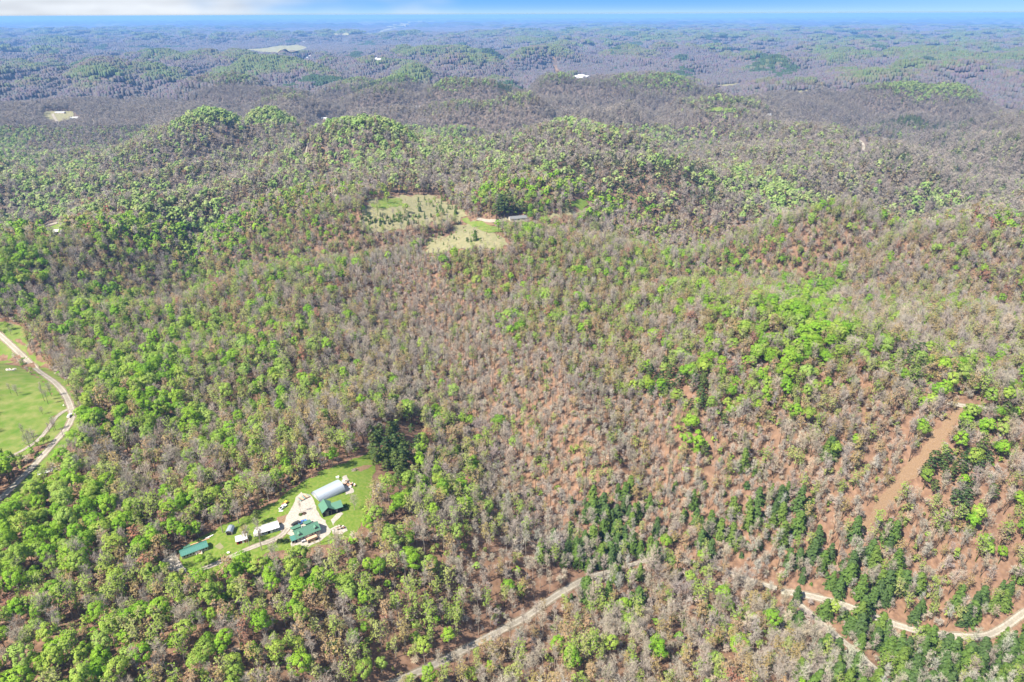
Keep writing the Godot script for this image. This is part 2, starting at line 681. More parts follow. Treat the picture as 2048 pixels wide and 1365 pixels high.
func ribbon_road(called: String, list: Array, width: float, lift: float, mat: Material, label: String, share := 0.4, clear := 1.5) -> void:
	var px := pts(list)
	var line := []
	for i in px.size() - 1:
		var p0 := px[maxi(i - 1, 0)]
		var p3 := px[mini(i + 2, px.size() - 1)]
		var l3 := gp(px[i].x, px[i].y).distance_to(gp(px[i + 1].x, px[i + 1].y))
		var steps := clampi(int(l3 / 3.0), 2, 40)
		for k in steps:
			var s := px[i].cubic_interpolate(px[i + 1], p0, p3, float(k) / steps)
			var g := gp(s.x, s.y)
			line.append(Vector2(g.x, g.z))
	var b := Buf.new()
	var left := PackedVector2Array()
	var right := PackedVector2Array()
	var rows := []
	for i in line.size():
		var d: Vector2 = (line[mini(i + 1, line.size() - 1)] - line[maxi(i - 1, 0)]).normalized()
		var s := Vector2(-d.y, d.x)
		var row := []
		for k in 7:
			var f := (k - 3) / 3.0
			var jag: float = 0.0
			if absf(f) > 0.9:
				jag = n_small.get_noise_2d(line[i].x * 25.0 + f * 300.0, line[i].y * 25.0) * 0.8
			var p: Vector2 = line[i] + s * f * (width * 0.5 + jag)
			row.append(Vector3(p.x, H(p.x, p.y) + lift + 0.05 * (1.0 - f * f), p.y))
		rows.append(row)
		for side in [-1.0, 1.0]:
			var e: Vector2 = line[i] + s * side * (width * 0.5 + clear)
			var q := survey(e.x, H(e.x, e.y), e.y)
			if side < 0:
				left.append(q)
			else:
				right.append(q)
	for i in rows.size() - 1:
		for k in 6:
			var u := up_at(rows[i][k].x, rows[i][k].z)
			var worn := 0.86 + 0.2 * n_small.get_noise_2d(rows[i][k].x * 9.0, rows[i][k].z * 9.0)
			var col := Color(1.06, 1.05, 1.03) * worn  # pale wheel tracks, grassy crown and shoulders
			if k == 0 or k == 5:
				col = Color(0.66, 0.6, 0.5) * worn
			elif k == 2 or k == 3:
				col = Color(0.85, 0.85, 0.8) * worn
			b.tri(rows[i][k], rows[i][k + 1], rows[i + 1][k + 1], u, u, u, col)
			b.tri(rows[i][k], rows[i + 1][k + 1], rows[i + 1][k], u, u, u, col)
	right.reverse()
	left.append_array(right)
	add_open(left, share)
	tag(part(called, b.mesh(mat), null, self), label, "road", "", "structure")


func make_roads_and_fields() -> void:
	add_open(pts([742, 930, 750, 880, 790, 850, 845, 850, 850, 880, 820, 935, 812, 990, 775, 1005, 742, 1000]), 0.1)
	drape("lawn", [352, 1102, 400, 1072, 455, 1045, 505, 1025, 555, 1000, 582, 978, 625, 948, 690, 925, 745, 903, 792, 884, 780, 908, 750, 930, 743, 965, 739, 1005, 724, 1045, 704, 1076, 668, 1082, 642, 1094, 588, 1100, 540, 1102, 500, 1118, 450, 1135, 410, 1143, 370, 1143, 356, 1118], 0.12, M.lawn_grass, 3.0, 1.2, "bright mown lawn on the ridge round the green-roofed house and barns", "lawn", 0.7)
	drape("gravel_yard", [600, 983, 587, 1003, 576, 1028, 563, 1042, 557, 1058, 572, 1066, 580, 1074, 583, 1092, 600, 1098, 636, 1084, 657, 1064, 652, 1040, 640, 1030, 630, 1008, 618, 990], 0.2, M.gravel, 2.0, 0.9, "pale gravel yard between the house, the barn and the arched metal shed", "yard")
	drape("gravel_apron", [660, 1040, 680, 1022, 686, 1028, 664, 1052], 0.21, M.gravel, 2.0, 0.6, "pale gravel apron along the dark barn", "yard")
	drape("gravel_pad", [690, 950, 702, 972, 706, 984, 690, 990, 686, 975, 683, 955], 0.21, M.gravel, 2.0, 0.6, "pale pad under the scrap beside the arched metal shed", "yard")
	drape("gravel_patch", [657, 1057, 672, 1050, 690, 1053, 693, 1061, 682, 1070, 662, 1068], 0.21, M.gravel, 2.0, 0.8, "pale gravel patch under the rubble near the utility pole", "yard")
	drape("parking_pad", [322, 1122, 350, 1102, 358, 1120, 372, 1142, 352, 1142, 330, 1138], 0.2, M.gravel, 2.0, 1.0, "pale gravel parking pad at the end of the long green-roofed house", "yard", 1.0)
	drape("sand_patch", [427, 1092, 438, 1084, 446, 1094, 438, 1099], 0.2, M.dry_field_grass, 1.5, 0.3, "small square of bare sandy ground on the lawn", "sand patch")
	drape("bare_patch", [608, 950, 628, 946, 640, 948, 622, 956], 0.2, M.bare_soil, 1.5, 0.4, "worn brown patch at the upper edge of the lawn", "soil patch")
	drape("bare_patch", [704, 937, 728, 931, 745, 930, 720, 944], 0.2, M.bare_soil, 1.5, 0.5, "worn brown patch by the log pile on the lawn", "soil patch")
	drape("bare_patch", [552, 1035, 574, 1028, 566, 1045, 555, 1048], 0.23, M.bare_soil, 1.5, 0.5, "reddish bare patch between the long white shed and the yard", "soil patch")
	ribbon_road("driveway", [376, 1160, 380, 1148, 392, 1142, 432, 1126, 482, 1103, 520, 1088, 548, 1078, 566, 1066, 580, 1048], 3.6, 0.25, M.gravel, "gravel driveway along the lower edge of the lawn", 0.8, 1.0)
	ribbon_road("gravel_road", [-70, 610, 0, 668, 40, 705, 75, 738, 108, 762, 128, 785, 140, 812, 143, 832, 132, 855, 110, 880, 88, 905, 60, 935, 35, 960, 10, 985, -40, 1025], 5.2, 0.25, M.gravel, "pale gravel road curving past the pasture", 1.0, 1.2)
	ribbon_road("farm_lane", [138, 816, 128, 820, 112, 832, 95, 855, 75, 878, 50, 895, 25, 908, 0, 918, -50, 938], 3.0, 0.3, M.gravel, "narrow gravel lane branching off along the pasture edge", 0.8, 1.2)
	ribbon_road("forest_road", [740, 1384, 770, 1373, 820, 1351, 880, 1324, 940, 1293, 1000, 1262, 1050, 1235, 1100, 1200, 1140, 1175, 1172, 1159], 4.0, 0.25, M.gravel, "straight pale gravel road climbing through bare woods", 0.62, 0.6)
	ribbon_road("forest_road", [1172, 1159, 1230, 1140, 1300, 1122, 1350, 1122, 1420, 1135, 1490, 1160, 1560, 1183], 3.6, 0.25, M.gravel, "hidden middle stretch of the gravel road under bare trees", 0.01, 0.3)
	ribbon_road("valley_road", [1560, 1186, 1612, 1194, 1690, 1215, 1780, 1250, 1850, 1270, 1920, 1277, 1970, 1276, 2010, 1257, 2048, 1230, 2120, 1190], 4.8, 0.25, M.gravel, "pale gravel road bending along the hemlock valley", 0.42, 1.2)
	ribbon_road("creek_road", [1585, 1200, 1608, 1222, 1632, 1242, 1665, 1270, 1700, 1299, 1722, 1318, 1770, 1360], 4.8, 0.25, M.gravel, "pale gravel track going down between hemlocks", 0.8, 1.0)
	drape("cleared_strip", [1916, 816, 1933, 822, 1910, 862, 1879, 905, 1836, 953, 1800, 992, 1770, 1030, 1745, 1058, 1716, 1076, 1722, 1050, 1750, 1010, 1783, 968, 1834, 908, 1874, 863], 0.3, M.bare_soil, 4.0, 2.2, "long straight strip of brown bare ground cleared down the wooded slope", "clearing", 0.75)
	ribbon_road("hilltop_track", [1890, 808, 1915, 814, 1940, 818, 1985, 820], 4.0, 0.35, M.gravel, "short pale track crossing the top of the cleared strip", 0.6, 1.0)
	drape("forest_clearing", [770, 1195, 790, 1180, 808, 1190, 795, 1210, 778, 1215], 0.2, M.bare_soil, 3.0, 1.5, "small reddish opening in the woods below the farm", "clearing", 0.4)
	drape("pasture", [-60, 665, 0, 690, 25, 715, 60, 745, 97, 770, 108, 800, 122, 816, 105, 832, 86, 858, 62, 882, 30, 900, -60, 925], 0.15, M.pasture_grass, 5.0, 2.0, "green pasture inside the bend of the gravel road", "pasture")
	drape("road_verge", [-60, 600, 10, 655, 60, 700, 100, 735, 150, 785, 162, 830, 150, 868, 120, 905, 80, 950, 50, 985, 20, 1000, 45, 940, 85, 898, 100, 880, 70, 892, 20, 925, -60, 948, -60, 922, 60, 875, 105, 830, 108, 800, 92, 768, 40, 725, -60, 660], 0.1, M.pasture_grass, 4.0, 2.5, "grassy verges along the gravel road and lane", "verge", 0.25)
	drape("meadow", [-60, 640, 10, 640, 52, 655, 66, 672, 55, 690, 26, 668, -60, 650], 0.15, M.pasture_grass, 5.0, 2.5, "scrubby green meadow above the gravel road", "meadow", 0.1)
	# the hilltop farm in the middle distance
	drape("scrubland", [738, 400, 800, 390, 868, 390, 905, 408, 938, 432, 918, 446, 870, 454, 800, 463, 720, 461], 0.35, M.dry_field_grass, 8.0, 8.0, "rough scrubby ground dotted with bushes left of the hilltop house", "scrub", 0.1)
	drape("dry_field", [838, 500, 862, 478, 898, 468, 918, 450, 945, 447, 962, 452, 1000, 470, 1030, 493, 1000, 500, 960, 498, 911, 503, 857, 506], 0.5, M.dry_field_grass, 8.0, 7.0, "tan hay field dotted with small cedars", "field", 0.95)
	drape("farm_lawn", [915, 434, 945, 439, 988, 453, 1008, 463, 980, 466, 958, 462, 940, 452, 925, 446], 0.7, M.pasture_grass, 8.0, 5.0, "green lawn between the tan field and the hilltop house", "lawn", 0.9)
	drape("dry_field", [716, 448, 745, 436, 800, 432, 830, 438, 815, 449, 755, 458], 0.5, M.dry_field_grass, 8.0, 7.0, "tan scrubby field with a crowd of young cedars, near the hill crest", "field", 0.9)
	drape("dry_field", [842, 402, 868, 398, 895, 415, 920, 431, 908, 441, 880, 426, 850, 419], 0.5, M.dry_field_grass, 8.0, 7.0, "tan strip of scrub running up behind the hilltop farm", "field", 0.6)
	drape("meadow", [768, 396, 800, 396, 812, 412, 775, 416, 745, 414], 0.5, M.pasture_grass, 8.0, 3.0, "pale green meadow above the cedar field", "meadow", 0.7)
	drape("meadow", [1135, 409, 1158, 398, 1182, 400, 1174, 413, 1162, 419, 1145, 416], 0.6, M.lawn_grass, 8.0, 4.0, "vivid green meadow beside the dark pines", "meadow", 0.95)
	drape("dry_field", [1082, 437, 1112, 431, 1180, 418, 1184, 426, 1140, 434, 1095, 442], 0.5, M.dry_field_grass, 8.0, 7.0, "pale narrow field right of the hilltop house", "field", 0.9)
	drape("soil_bank", [968, 446, 985, 446, 991, 453, 975, 452], 0.8, M.bare_soil, 5.0, 1.0, "reddish bare bank below the hilltop driveway", "soil patch", 0.9)
	ribbon_road("farm_driveway", [954, 438, 966, 441, 979, 443, 1000, 442, 1020, 439, 1026, 443, 1024, 449, 1008, 452], 4.2, 0.9, M.gravel, "white looping driveway at the hilltop house", 0.9, 1.0)
	drape("meadow", [1500, 531, 1545, 541, 1560, 553, 1520, 552, 1488, 545], 0.5, M.dry_field_grass, 8.0, 5.0, "small tan opening in the budding woods", "meadow", -1.0)
	drape("meadow", [1435, 533, 1480, 530, 1495, 542, 1450, 544], 0.5, M.dry_field_grass, 8.0, 5.0, "small pale opening among young green trees", "meadow", -1.0)
	drape("meadow", [1850, 548, 1905, 552, 1945, 560, 1940, 576, 1905, 574, 1860, 562], 0.5, M.dry_field_grass, 8.0, 7.0, "pale grassy opening behind tall bare trees", "meadow", -1.0)
	# farther off
	ribbon_road("hill_track", [645, 292, 652, 312, 654, 330, 660, 348, 664, 358], 3.6, 0.8, M.bare_soil, "brown track down a wooded slope", 0.8, 1.2)
	ribbon_road("hill_track", [617, 286, 613, 305, 613, 322, 618, 338], 3.0, 0.8, M.gravel, "pale track beside the brown one on the slope", 0.8, 1.0)
	ribbon_road("valley_lane", [1712, 284, 1722, 285, 1729, 294, 1728, 304, 1726, 312], 6.5, 0.8, M.gravel, "pale stretch of road in the far valley", 0.8, 5.0)
	ribbon_road("valley_lane", [1914, 350, 1920, 355, 1922, 360], 6.5, 0.8, M.gravel, "short pale stretch of road among dark conifers", 0.8, 5.0)
	ribbon_road("valley_lane", [48, 462, 70, 458, 84, 455, 96, 448, 118, 443], 6.0, 0.8, M.gravel, "pale road bend in the wooded hollow", 0.9, 3.0)
	drape("meadow", [85, 457, 118, 445, 130, 452, 120, 464, 95, 466], 0.6, M.pasture_grass, 10.0, 3.0, "small green meadow by the pale road bend", "meadow", 0.9)
	drape("meadow", [92, 220, 142, 220, 158, 234, 118, 242, 86, 232], 0.8, M.dry_field_grass, 25.0, 8.0, "green clearing round the far hillside farm", "meadow", 0.95)
	ribbon_road("far_driveway", [106, 225, 110, 233, 117, 244], 8.0, 1.2, M.gravel, "pale driveway of the far hillside farm", 0.9, 4.0)
	drape("far_field", [485, 97, 520, 96, 560, 90, 600, 88, 622, 94, 600, 103, 560, 106, 520, 104], 3.0, M.pale_field, 90.0, 30.0, "broad pale field on the far valley floor", "field", 0.9)
	drape("far_field", [660, 68, 720, 65, 770, 57, 850, 40, 872, 42, 800, 56, 760, 66, 700, 70], 4.0, M.pale_field, 220.0, 60.0, "long pale bottomland field near the horizon", "field", 0.9)
	drape("far_field", [1428, 173, 1470, 169, 1500, 168, 1470, 175, 1436, 177], 2.0, M.dry_field_grass, 40.0, 10.0, "curved tan field on a far hill", "field", 0.9)
	drape("far_field", [1585, 187, 1620, 182, 1640, 184, 1600, 191], 2.0, M.dry_field_grass, 40.0, 10.0, "smaller tan field on a far hill", "field", 0.9)
	drape("far_field", [1405, 222, 1440, 219, 1475, 222, 1440, 226], 2.0, M.pasture_grass, 30.0, 8.0, "green hilltop field beyond the bare ridge", "field", 0.9)
	ribbon_road("power_line_cut", [1107, 113, 1111, 127, 1117, 148], 26.0, 2.0, M.bare_soil, "brown cut through the forest up a far hill", 0.9, 10.0)


# ---------------------------------------------------------------- buildings and things
const YAW := 0.61


func spot(px: float, py: float, lift := 0.0) -> Vector3:
	return gp(px, py) + Vector3(0, lift, 0)


func yaw_of(ax: float, ay: float, bx: float, by: float) -> float:
	var d := gp(bx, by) - gp(ax, ay)
	return atan2(-d.z, d.x)


func walls(o: Node3D, l: float, w: float, eh: float, rise: float, mat: Material, at := Vector3.ZERO) -> MeshInstance3D:
	var b := Buf.new()
	var sec := [Vector2(-w / 2, -1.2), Vector2(w / 2, -1.2), Vector2(w / 2, eh), Vector2(0, eh + rise), Vector2(-w / 2, eh)]
	if rise <= 0.01:
		sec = [Vector2(-w / 2, -1.2), Vector2(w / 2, -1.2), Vector2(w / 2, eh), Vector2(-w / 2, eh)]
	b.prism(sec, -l / 2, l / 2)
	var m := part("wall", b.mesh(), mat, o)
	m.position = at
	return m


func slope(o: Node3D, called: String, l: float, z0: float, y0: float, z1: float, y1: float, mat: Material, at := Vector3.ZERO, ribs := 0.0) -> MeshInstance3D:
	# one roof slope from its ridge (z0, y0) to its eave (z1, y1), with raised seams
	var b := Buf.new()
	b.prism([Vector2(z0, y0), Vector2(z1, y1), Vector2(z1, y1 + 0.14), Vector2(z0, y0 + 0.14)], -l / 2, l / 2)
	if ribs > 0.0:
		var k := 0
		while (k + 0.5) * ribs < l:
			var x := -l / 2 + (k + 0.5) * ribs
			b.prism([Vector2(z0, y0 + 0.1), Vector2(z1, y1 + 0.1), Vector2(z1, y1 + 0.2), Vector2(z0, y0 + 0.2)], x - 0.05, x + 0.05)
			k += 1
	var m := part(called, b.mesh(), mat, o)
	m.position = at
	return m


func gable(o: Node3D, l: float, w: float, eh: float, rise: float, over: float, wall_mat: Material, roof_mat: Material, at := Vector3.ZERO, ribs := 0.9) -> void:
	walls(o, l, w, eh, rise, wall_mat, at)
	var drop := rise * over / (w / 2)
	for s in [1.0, -1.0]:
		slope(o, "roof", l + over * 2, 0.0, eh + rise + 0.02, s * (w / 2 + over), eh - drop + 0.02, roof_mat, at, ribs)
	var b := Buf.new()
	b.prism([Vector2(-0.2, eh + rise + 0.1), Vector2(0.2, eh + rise + 0.1), Vector2(0.0, eh + rise + 0.27)], -l / 2 - over, l / 2 + over)
	part("ridge_cap", b.mesh(), roof_mat, o).position = at


func box_part(o: Node3D, called: String, p: Vector3, s: Vector3, mat: Material, turn := 0.0) -> MeshInstance3D:
	var b := Buf.new()
	b.box(Vector3.ZERO, s)
	var m := part(called, b.mesh(), mat, o)
	m.position = p
	m.rotation.y = turn
	return m


func window(o: Node3D, p: Vector3, w: float, h: float, side: bool) -> void:
	var b := Buf.new()
	var fw := 0.09
	if side:
		for s in [-1.0, 1.0]:
			b.box(Vector3(0, s * h / 2, 0), Vector3(0.08, fw, w + fw))
			b.box(Vector3(0, 0, s * w / 2), Vector3(0.078, h - fw, fw))
	else:
		for s in [-1.0, 1.0]:
			b.box(Vector3(0, s * h / 2, 0), Vector3(w + fw, fw, 0.08))
			b.box(Vector3(s * w / 2, 0, 0), Vector3(fw, h - fw, 0.078))
	var f := part("window", b.mesh(), M.white_paint, o)
	f.position = p
	box_part(f, "pane", Vector3.ZERO, Vector3(0.05, h - 0.05, w - 0.05) if side else Vector3(w - 0.05, h - 0.05, 0.05), M.window_glass)


func vehicle(called: String, label: String, cat: String, at: Vector3, turn: float, paint: Material, pickup := false) -> void:
	var o := thing(called, label, cat, at, turn)
	var b := Buf.new()
	b.prism([Vector2(-0.9, 0.35), Vector2(0.9, 0.35), Vector2(0.93, 0.75), Vector2(0.84, 1.0), Vector2(-0.84, 1.0), Vector2(-0.93, 0.75)], -2.25, 2.25)
	part("body", b.mesh(), paint, o)
	var c := Buf.new()
	var x0 := -0.6 if pickup else -2.0
	var x1 := 0.95
	var rings := []
	for lv in [[0.98, 0.0, 0.84], [1.45, 0.38, 0.68], [1.55, 0.5, 0.6]]:
		rings.append([Vector3(x0 + lv[1] * 0.5, lv[0], -lv[2]), Vector3(x1 - lv[1] * 1.3, lv[0], -lv[2]), Vector3(x1 - lv[1] * 1.3, lv[0], lv[2]), Vector3(x0 + lv[1] * 0.5, lv[0], lv[2])])
	var mid := Vector3((x0 + x1) / 2, 1.2, 0)
	for k in 2:
		for s in 4:
			c.flat_quad(rings[k][s], rings[k][(s + 1) % 4], rings[k + 1][(s + 1) % 4], rings[k + 1][s], mid)
	c.flat_quad(rings[2][0], rings[2][1], rings[2][2], rings[2][3], mid)
	part("cabin", c.mesh(), paint, o)
	for s in [-1.0, 1.0]:
		var g := box_part(o, "side_window", Vector3((x0 + x1) / 2 - 0.1, 1.22, s * 0.775), Vector3((x1 - x0) * 0.62, 0.3, 0.03), M.window_glass)
		g.rotation.x = -s * 0.33
	var ws := box_part(o, "windscreen", Vector3(x1 - 0.24, 1.24, 0), Vector3(0.04, 0.42, 1.32), M.window_glass)
	ws.rotation.z = 0.82
	var rw := box_part(o, "rear_window", Vector3(x0 + 0.08, 1.24, 0), Vector3(0.04, 0.36, 1.28), M.window_glass)
	rw.rotation.z = -0.39
	if pickup:
		box_part(o, "cargo_bed", Vector3(-1.45, 1.01, 0), Vector3(1.5, 0.03, 1.4), M.dark_opening)
	for sx in [-1.4, 1.4]:
		for s in [-1.0, 1.0]:
			var t := Buf.new()
			t.rod(Vector3(0, 0, -0.12), Vector3(0, 0, 0.12), 0.36, 0.36, 14)
			var wheel := part("wheel", t.mesh(), M.black_rubber, o)
			wheel.position = Vector3(sx, 0.36, s * 0.86)
	for s in [-1.0, 1.0]:
		box_part(o, "headlight", Vector3(2.255, 0.78, s * 0.62), Vector3(0.04, 0.16, 0.3), M.clear_lamp)
		box_part(o, "tail_light", Vector3(-2.255, 0.78, s * 0.7), Vector3(0.04, 0.2, 0.2), M.red_lamp)


func make_farmstead() -> void:
	# the long house under the teal roof
	var y1 := yaw_of(362, 1119, 416.5, 1098.5)
	var a := gp(362, 1119)
	var b := gp(416.5, 1098.5)
	var l := a.distance_to(b)
	var back := Vector3(-sin(y1), 0, -cos(y1))
	var o := thing("long_house", "long single-storey house with teal-green metal roof at the lawn's far end", "house", (a + b) / 2 + back * 2.4, y1)
	gable(o, l - 0.6, 4.6, 2.4, 0.95, 0.35, M.beige_siding, M.teal_metal_roof)
	var k := 0
	for x in [-4.9, -3.4, -2.0, -0.6, 1.3, 2.6, 3.9, 5.3]:
		if k == 4:
			var d := box_part(o, "door", Vector3(x, 1.05, 2.33), Vector3(0.95, 2.05, 0.07), M.white_paint)
			box_part(d, "door_handle", Vector3(0.36, -0.05, 0.06), Vector3(0.05, 0.12, 0.05), M.grey_metal)
		else:
			window(o, Vector3(x, 1.45, 2.34), 1.0, 1.05, false)
		k += 1
	window(o, Vector3(l / 2 - 0.28, 1.45, 0), 1.0, 1.0, true)
	box_part(o, "front_deck", Vector3(1.6, 0.25, 3.3), Vector3(2.6, 0.5, 1.8), M.deck_boards)
	for s in [-1.0, 1.0]:
		box_part(o, "deck_rail", Vector3(1.6 + s * 1.26, 0.95, 3.3), Vector3(0.08, 0.9, 1.75), M.white_paint)
	slope(o, "porch_roof", 3.4, -2.2, 2.75, -4.3, 2.35, M.green_metal_roof, Vector3(-2.6, 0, 0), 0.9)
	for s in [-1.5, 1.5]:
		box_part(o, "porch_post", Vector3(-2.6 + s, 0.7, -4.1), Vector3(0.12, 3.4, 0.12), M.white_paint)

	# main house
	var hy := yaw_of(593, 1079.5, 632, 1065)
	o = thing("farmhouse", "farmhouse with large green metal roof, two dormers and rear wings", "house", spot(612, 1067.5), hy)
	gable(o, 12.0, 6.6, 2.7, 2.4, 0.5, M.beige_siding, M.green_metal_roof)
	for x in [-4.2, 4.3]:
		var d := walls(o, 1.5, 1.5, 1.0, 0.0, M.beige_siding, Vector3(x, 3.15, 1.9))
		d.name = "dormer" if x < 0 else "dormer_001"
		d.scale.y = 0.9
		var dr := Buf.new()
		for s in [-1.0, 1.0]:
			dr.flat_quad(Vector3(0, 0.75, 1.05), Vector3(s * 1.0, 0, 1.05), Vector3(s * 1.0, 0, -1.5), Vector3(0, 0.75, -1.9), Vector3(0, -3, 0))
			dr.flat_quad(Vector3(0, 0.67, 1.05), Vector3(s * 1.0, -0.08, 1.05), Vector3(s * 1.0, -0.08, -1.5), Vector3(0, 0.67, -1.9), Vector3(0, 3, 0))
		dr.flat_tri(Vector3(-0.8, 0, 0.8), Vector3(0.8, 0, 0.8), Vector3(0, 0.66, 0.8), Vector3(0, 0, -3))
		var drm := part("dormer_roof", dr.mesh(), M.green_metal_roof, o)
		drm.position = Vector3(x, 4.1, 1.9)
		window(o, Vector3(x, 3.62, 2.68), 0.8, 0.75, false)
	for x in [-4.6, -2.6, 1.9, 3.4, 4.9]:
		window(o, Vector3(x, 1.5, 3.34), 0.9, 1.1, false)
	var dd := box_part(o, "door", Vector3(-0.4, 1.02, 3.33), Vector3(1.0, 2.05, 0.07), M.white_paint)
	box_part(dd, "door_handle", Vector3(0.38, -0.05, 0.06), Vector3(0.05, 0.12, 0.05), M.grey_metal)
	window(o, Vector3(6.04, 1.5, 0.8), 1.0, 1.1, true)
	window(o, Vector3(6.04, 3.4, 0), 0.8, 0.9, true)
	# left rear wing, right rear wing, left porch
	walls(o, 4.6, 3.4, 2.3, 0.0, M.beige_siding, Vector3(-3.6, 0, -4.9))
	slope(o, "wing_roof", 5.2, -3.2, 3.5, -7.0, 2.35, M.green_metal_roof, Vector3(-3.6, 0, 0), 0.9)
	walls(o, 3.2, 3.6, 2.3, 0.0, M.beige_siding, Vector3(2.6, 0, -5.0))
	slope(o, "wing_roof", 3.9, -3.2, 3.5, -7.3, 2.35, M.green_metal_roof, Vector3(2.6, 0, 0), 0.9)
	slope(o, "porch_roof", 2.9, 0.2, 2.95, 3.6, 2.25, M.teal_metal_roof, Vector3(-7.4, 0, 0), 0.9)
	for z in [0.4, 3.3]:
		for x in [-8.7, -7.2]:
			box_part(o, "porch_post", Vector3(x, 0.6, z), Vector3(0.14, 3.4, 0.14), M.white_paint)
	box_part(o, "porch_floor", Vector3(-7.4, 0.2, 1.9), Vector3(2.7, 0.3, 3.4), M.weathered_wood)
	box_part(o, "porch_shade_sheet", Vector3(-7.4, 1.3, 2.9), Vector3(2.5, 1.7, 0.06), M.dark_opening)  # dark sheet standing in for the shade under the porch roof
	box_part(o, "deck", Vector3(0.9, 0.75, 5.2), Vector3(5.4, 0.16, 3.0), M.deck_boards)
	for x in [-1.7, 3.5]:
		for z in [3.9, 6.5]:
			box_part(o, "deck_post", Vector3(x, 0.05, z), Vector3(0.16, 1.3, 0.16), M.weathered_wood)
	box_part(o, "deck_rail", Vector3(0.9, 1.3, 6.66), Vector3(5.4, 0.9, 0.06), M.deck_boards)
	box_part(o, "deck_dark_side", Vector3(0.9, 0.0, 6.6), Vector3(5.2, 1.3, 0.06), M.dark_opening)  # dark panel along the deck front below the boards
	box_part(o, "chimney", Vector3(-1.5, 5.0, -0.7), Vector3(0.6, 1.5, 0.6), M.pale_stone)
	for x in [-3.9, -2.8]:
		tag(box_part(self, "air_conditioner", o.transform * Vector3(x, 0.5, 4.6), Vector3(0.9, 0.9, 0.9), M.grey_metal if x < -3 else M.white_metal, hy), "grey air conditioner unit below the farmhouse's lower wall, farther from the deck" if x < -3 else "white air conditioner unit between the grey one and the deck", "air conditioner", "air conditioners at the farmhouse")

	# barn
	o = thing("barn", "black board barn with green metal roof in front of the arched shed", "barn", spot(652.5, 1023), hy - 0.1 + PI / 2)
	# its main gable faces the drive
	gable(o, 7.4, 6.0, 3.3, 2.3, 0.4, M.black_boards, M.green_metal_roof)
	var br := Buf.new()
	for q in [[0.0, 3.35, 5.8, 0.14], [0.0, 2.6, 0.14, 1.6], [-1.5, 1.6, 0.14, 3.2], [1.5, 1.6, 0.14, 3.2]]:
		br.box(Vector3(-3.76, q[1], q[0]), Vector3(0.06, q[3] if q[2] > 1 else q[3], q[2] if q[2] > 1 else 0.14))
	part("gable_trim", br.mesh(), M.weathered_wood, o)
	box_part(o, "barn_door", Vector3(-3.74, 1.4, 0.7), Vector3(0.05, 2.8, 1.1), M.dark_opening)
	box_part(o, "barn_door", Vector3(-3.74, 1.4, -0.6), Vector3(0.05, 2.8, 1.1), M.weathered_wood)
	var wing := Buf.new()
	wing.prism([Vector2(-1.2, -1.2), Vector2(1.2, -1.2), Vector2(1.2, 2.6), Vector2(-1.2, 2.6)], -1, 1)
	box_part(o, "side_wing", Vector3(-0.6, 0.8, 5.4), Vector3(5.0, 3.9, 4.8), M.black_boards)
	var wr := Buf.new()
	for s in [[-1.0], [1.0]]:
		var x0: float = 0.4
		var x1: float = -3.6 if s[0] < 0 else 2.3
		wr.prism([Vector2(0, 0), Vector2(0.01, 0), Vector2(0.01, 0.01), Vector2(0, 0.01)], 0, 0.001)
		var hi := 4.5
		var lo := 2.65 if s[0] < 0 else 2.9
		var mid := Vector3((x0 + x1) / 2, 0.0, 5.4)
		wr.flat_quad(Vector3(x0, hi, 2.6), Vector3(x1, lo, 2.6), Vector3(x1, lo, 8.2), Vector3(x0, hi, 8.2), mid)
		wr.flat_quad(Vector3(x0, hi - 0.14, 2.6), Vector3(x1, lo - 0.14, 2.6), Vector3(x1, lo - 0.14, 8.2), Vector3(x0, hi - 0.14, 8.2), mid + Vector3(0, 20, 0))
		wr.flat_quad(Vector3(x1, lo, 2.6), Vector3(x1, lo - 0.14, 2.6), Vector3(x1, lo - 0.14, 8.2), Vector3(x1, lo, 8.2), mid)
		for z in [2.6, 8.2]:
			wr.flat_quad(Vector3(x0, hi, z), Vector3(x1, lo, z), Vector3(x1, lo - 0.14, z), Vector3(x0, hi - 0.14, z), mid)
	part("wing_roof", wr.mesh(), M.green_metal_roof, o)
	var gw := Buf.new()
	gw.flat_tri(Vector3(-3.1, 2.7, 7.8), Vector3(1.9, 2.7, 7.8), Vector3(0.4, 4.35, 7.8), Vector3(0, 2, 0))
	part("wing_gable", gw.mesh(), M.black_boards, o)
	box_part(o, "wing_door", Vector3(-3.13, 1.2, 4.6), Vector3(0.06, 2.2, 1.0), M.weathered_wood)

	# arched shed
	var qy := yaw_of(634, 1004, 687, 983.5)
	o = thing("arched_shed", "large silver arched metal shed with ribbed roof behind the barn", "shed", spot(655, 985.5), qy)
	var arch := Buf.new()
	var qr := 4.9
	var ql := 16.0
	var n := 96
	for i in n:
		var x0 := -ql / 2 + ql * i / n
		var x1 := -ql / 2 + ql * (i + 1) / n
		for s in 22:
			var t0 := PI * s / 22.0
			var t1 := PI * (s + 1) / 22.0
			var r0 := qr + (0.07 if i % 4 < 2 else -0.07)
			var r1 := qr + (0.07 if (i + 1) % 4 < 2 else -0.07)
			var f := func(x: float, r: float, t: float) -> Vector3: return Vector3(x, sin(t) * r * 0.92 - 0.2, cos(t) * r)
			arch.flat_quad(f.call(x0, r0, t0), f.call(x1, r1, t0), f.call(x1, r1, t1), f.call(x0, r0, t1), Vector3((x0 + x1) / 2, 0, 0))
	part("arched_roof", arch.mesh(), M.galvanised_metal, o)
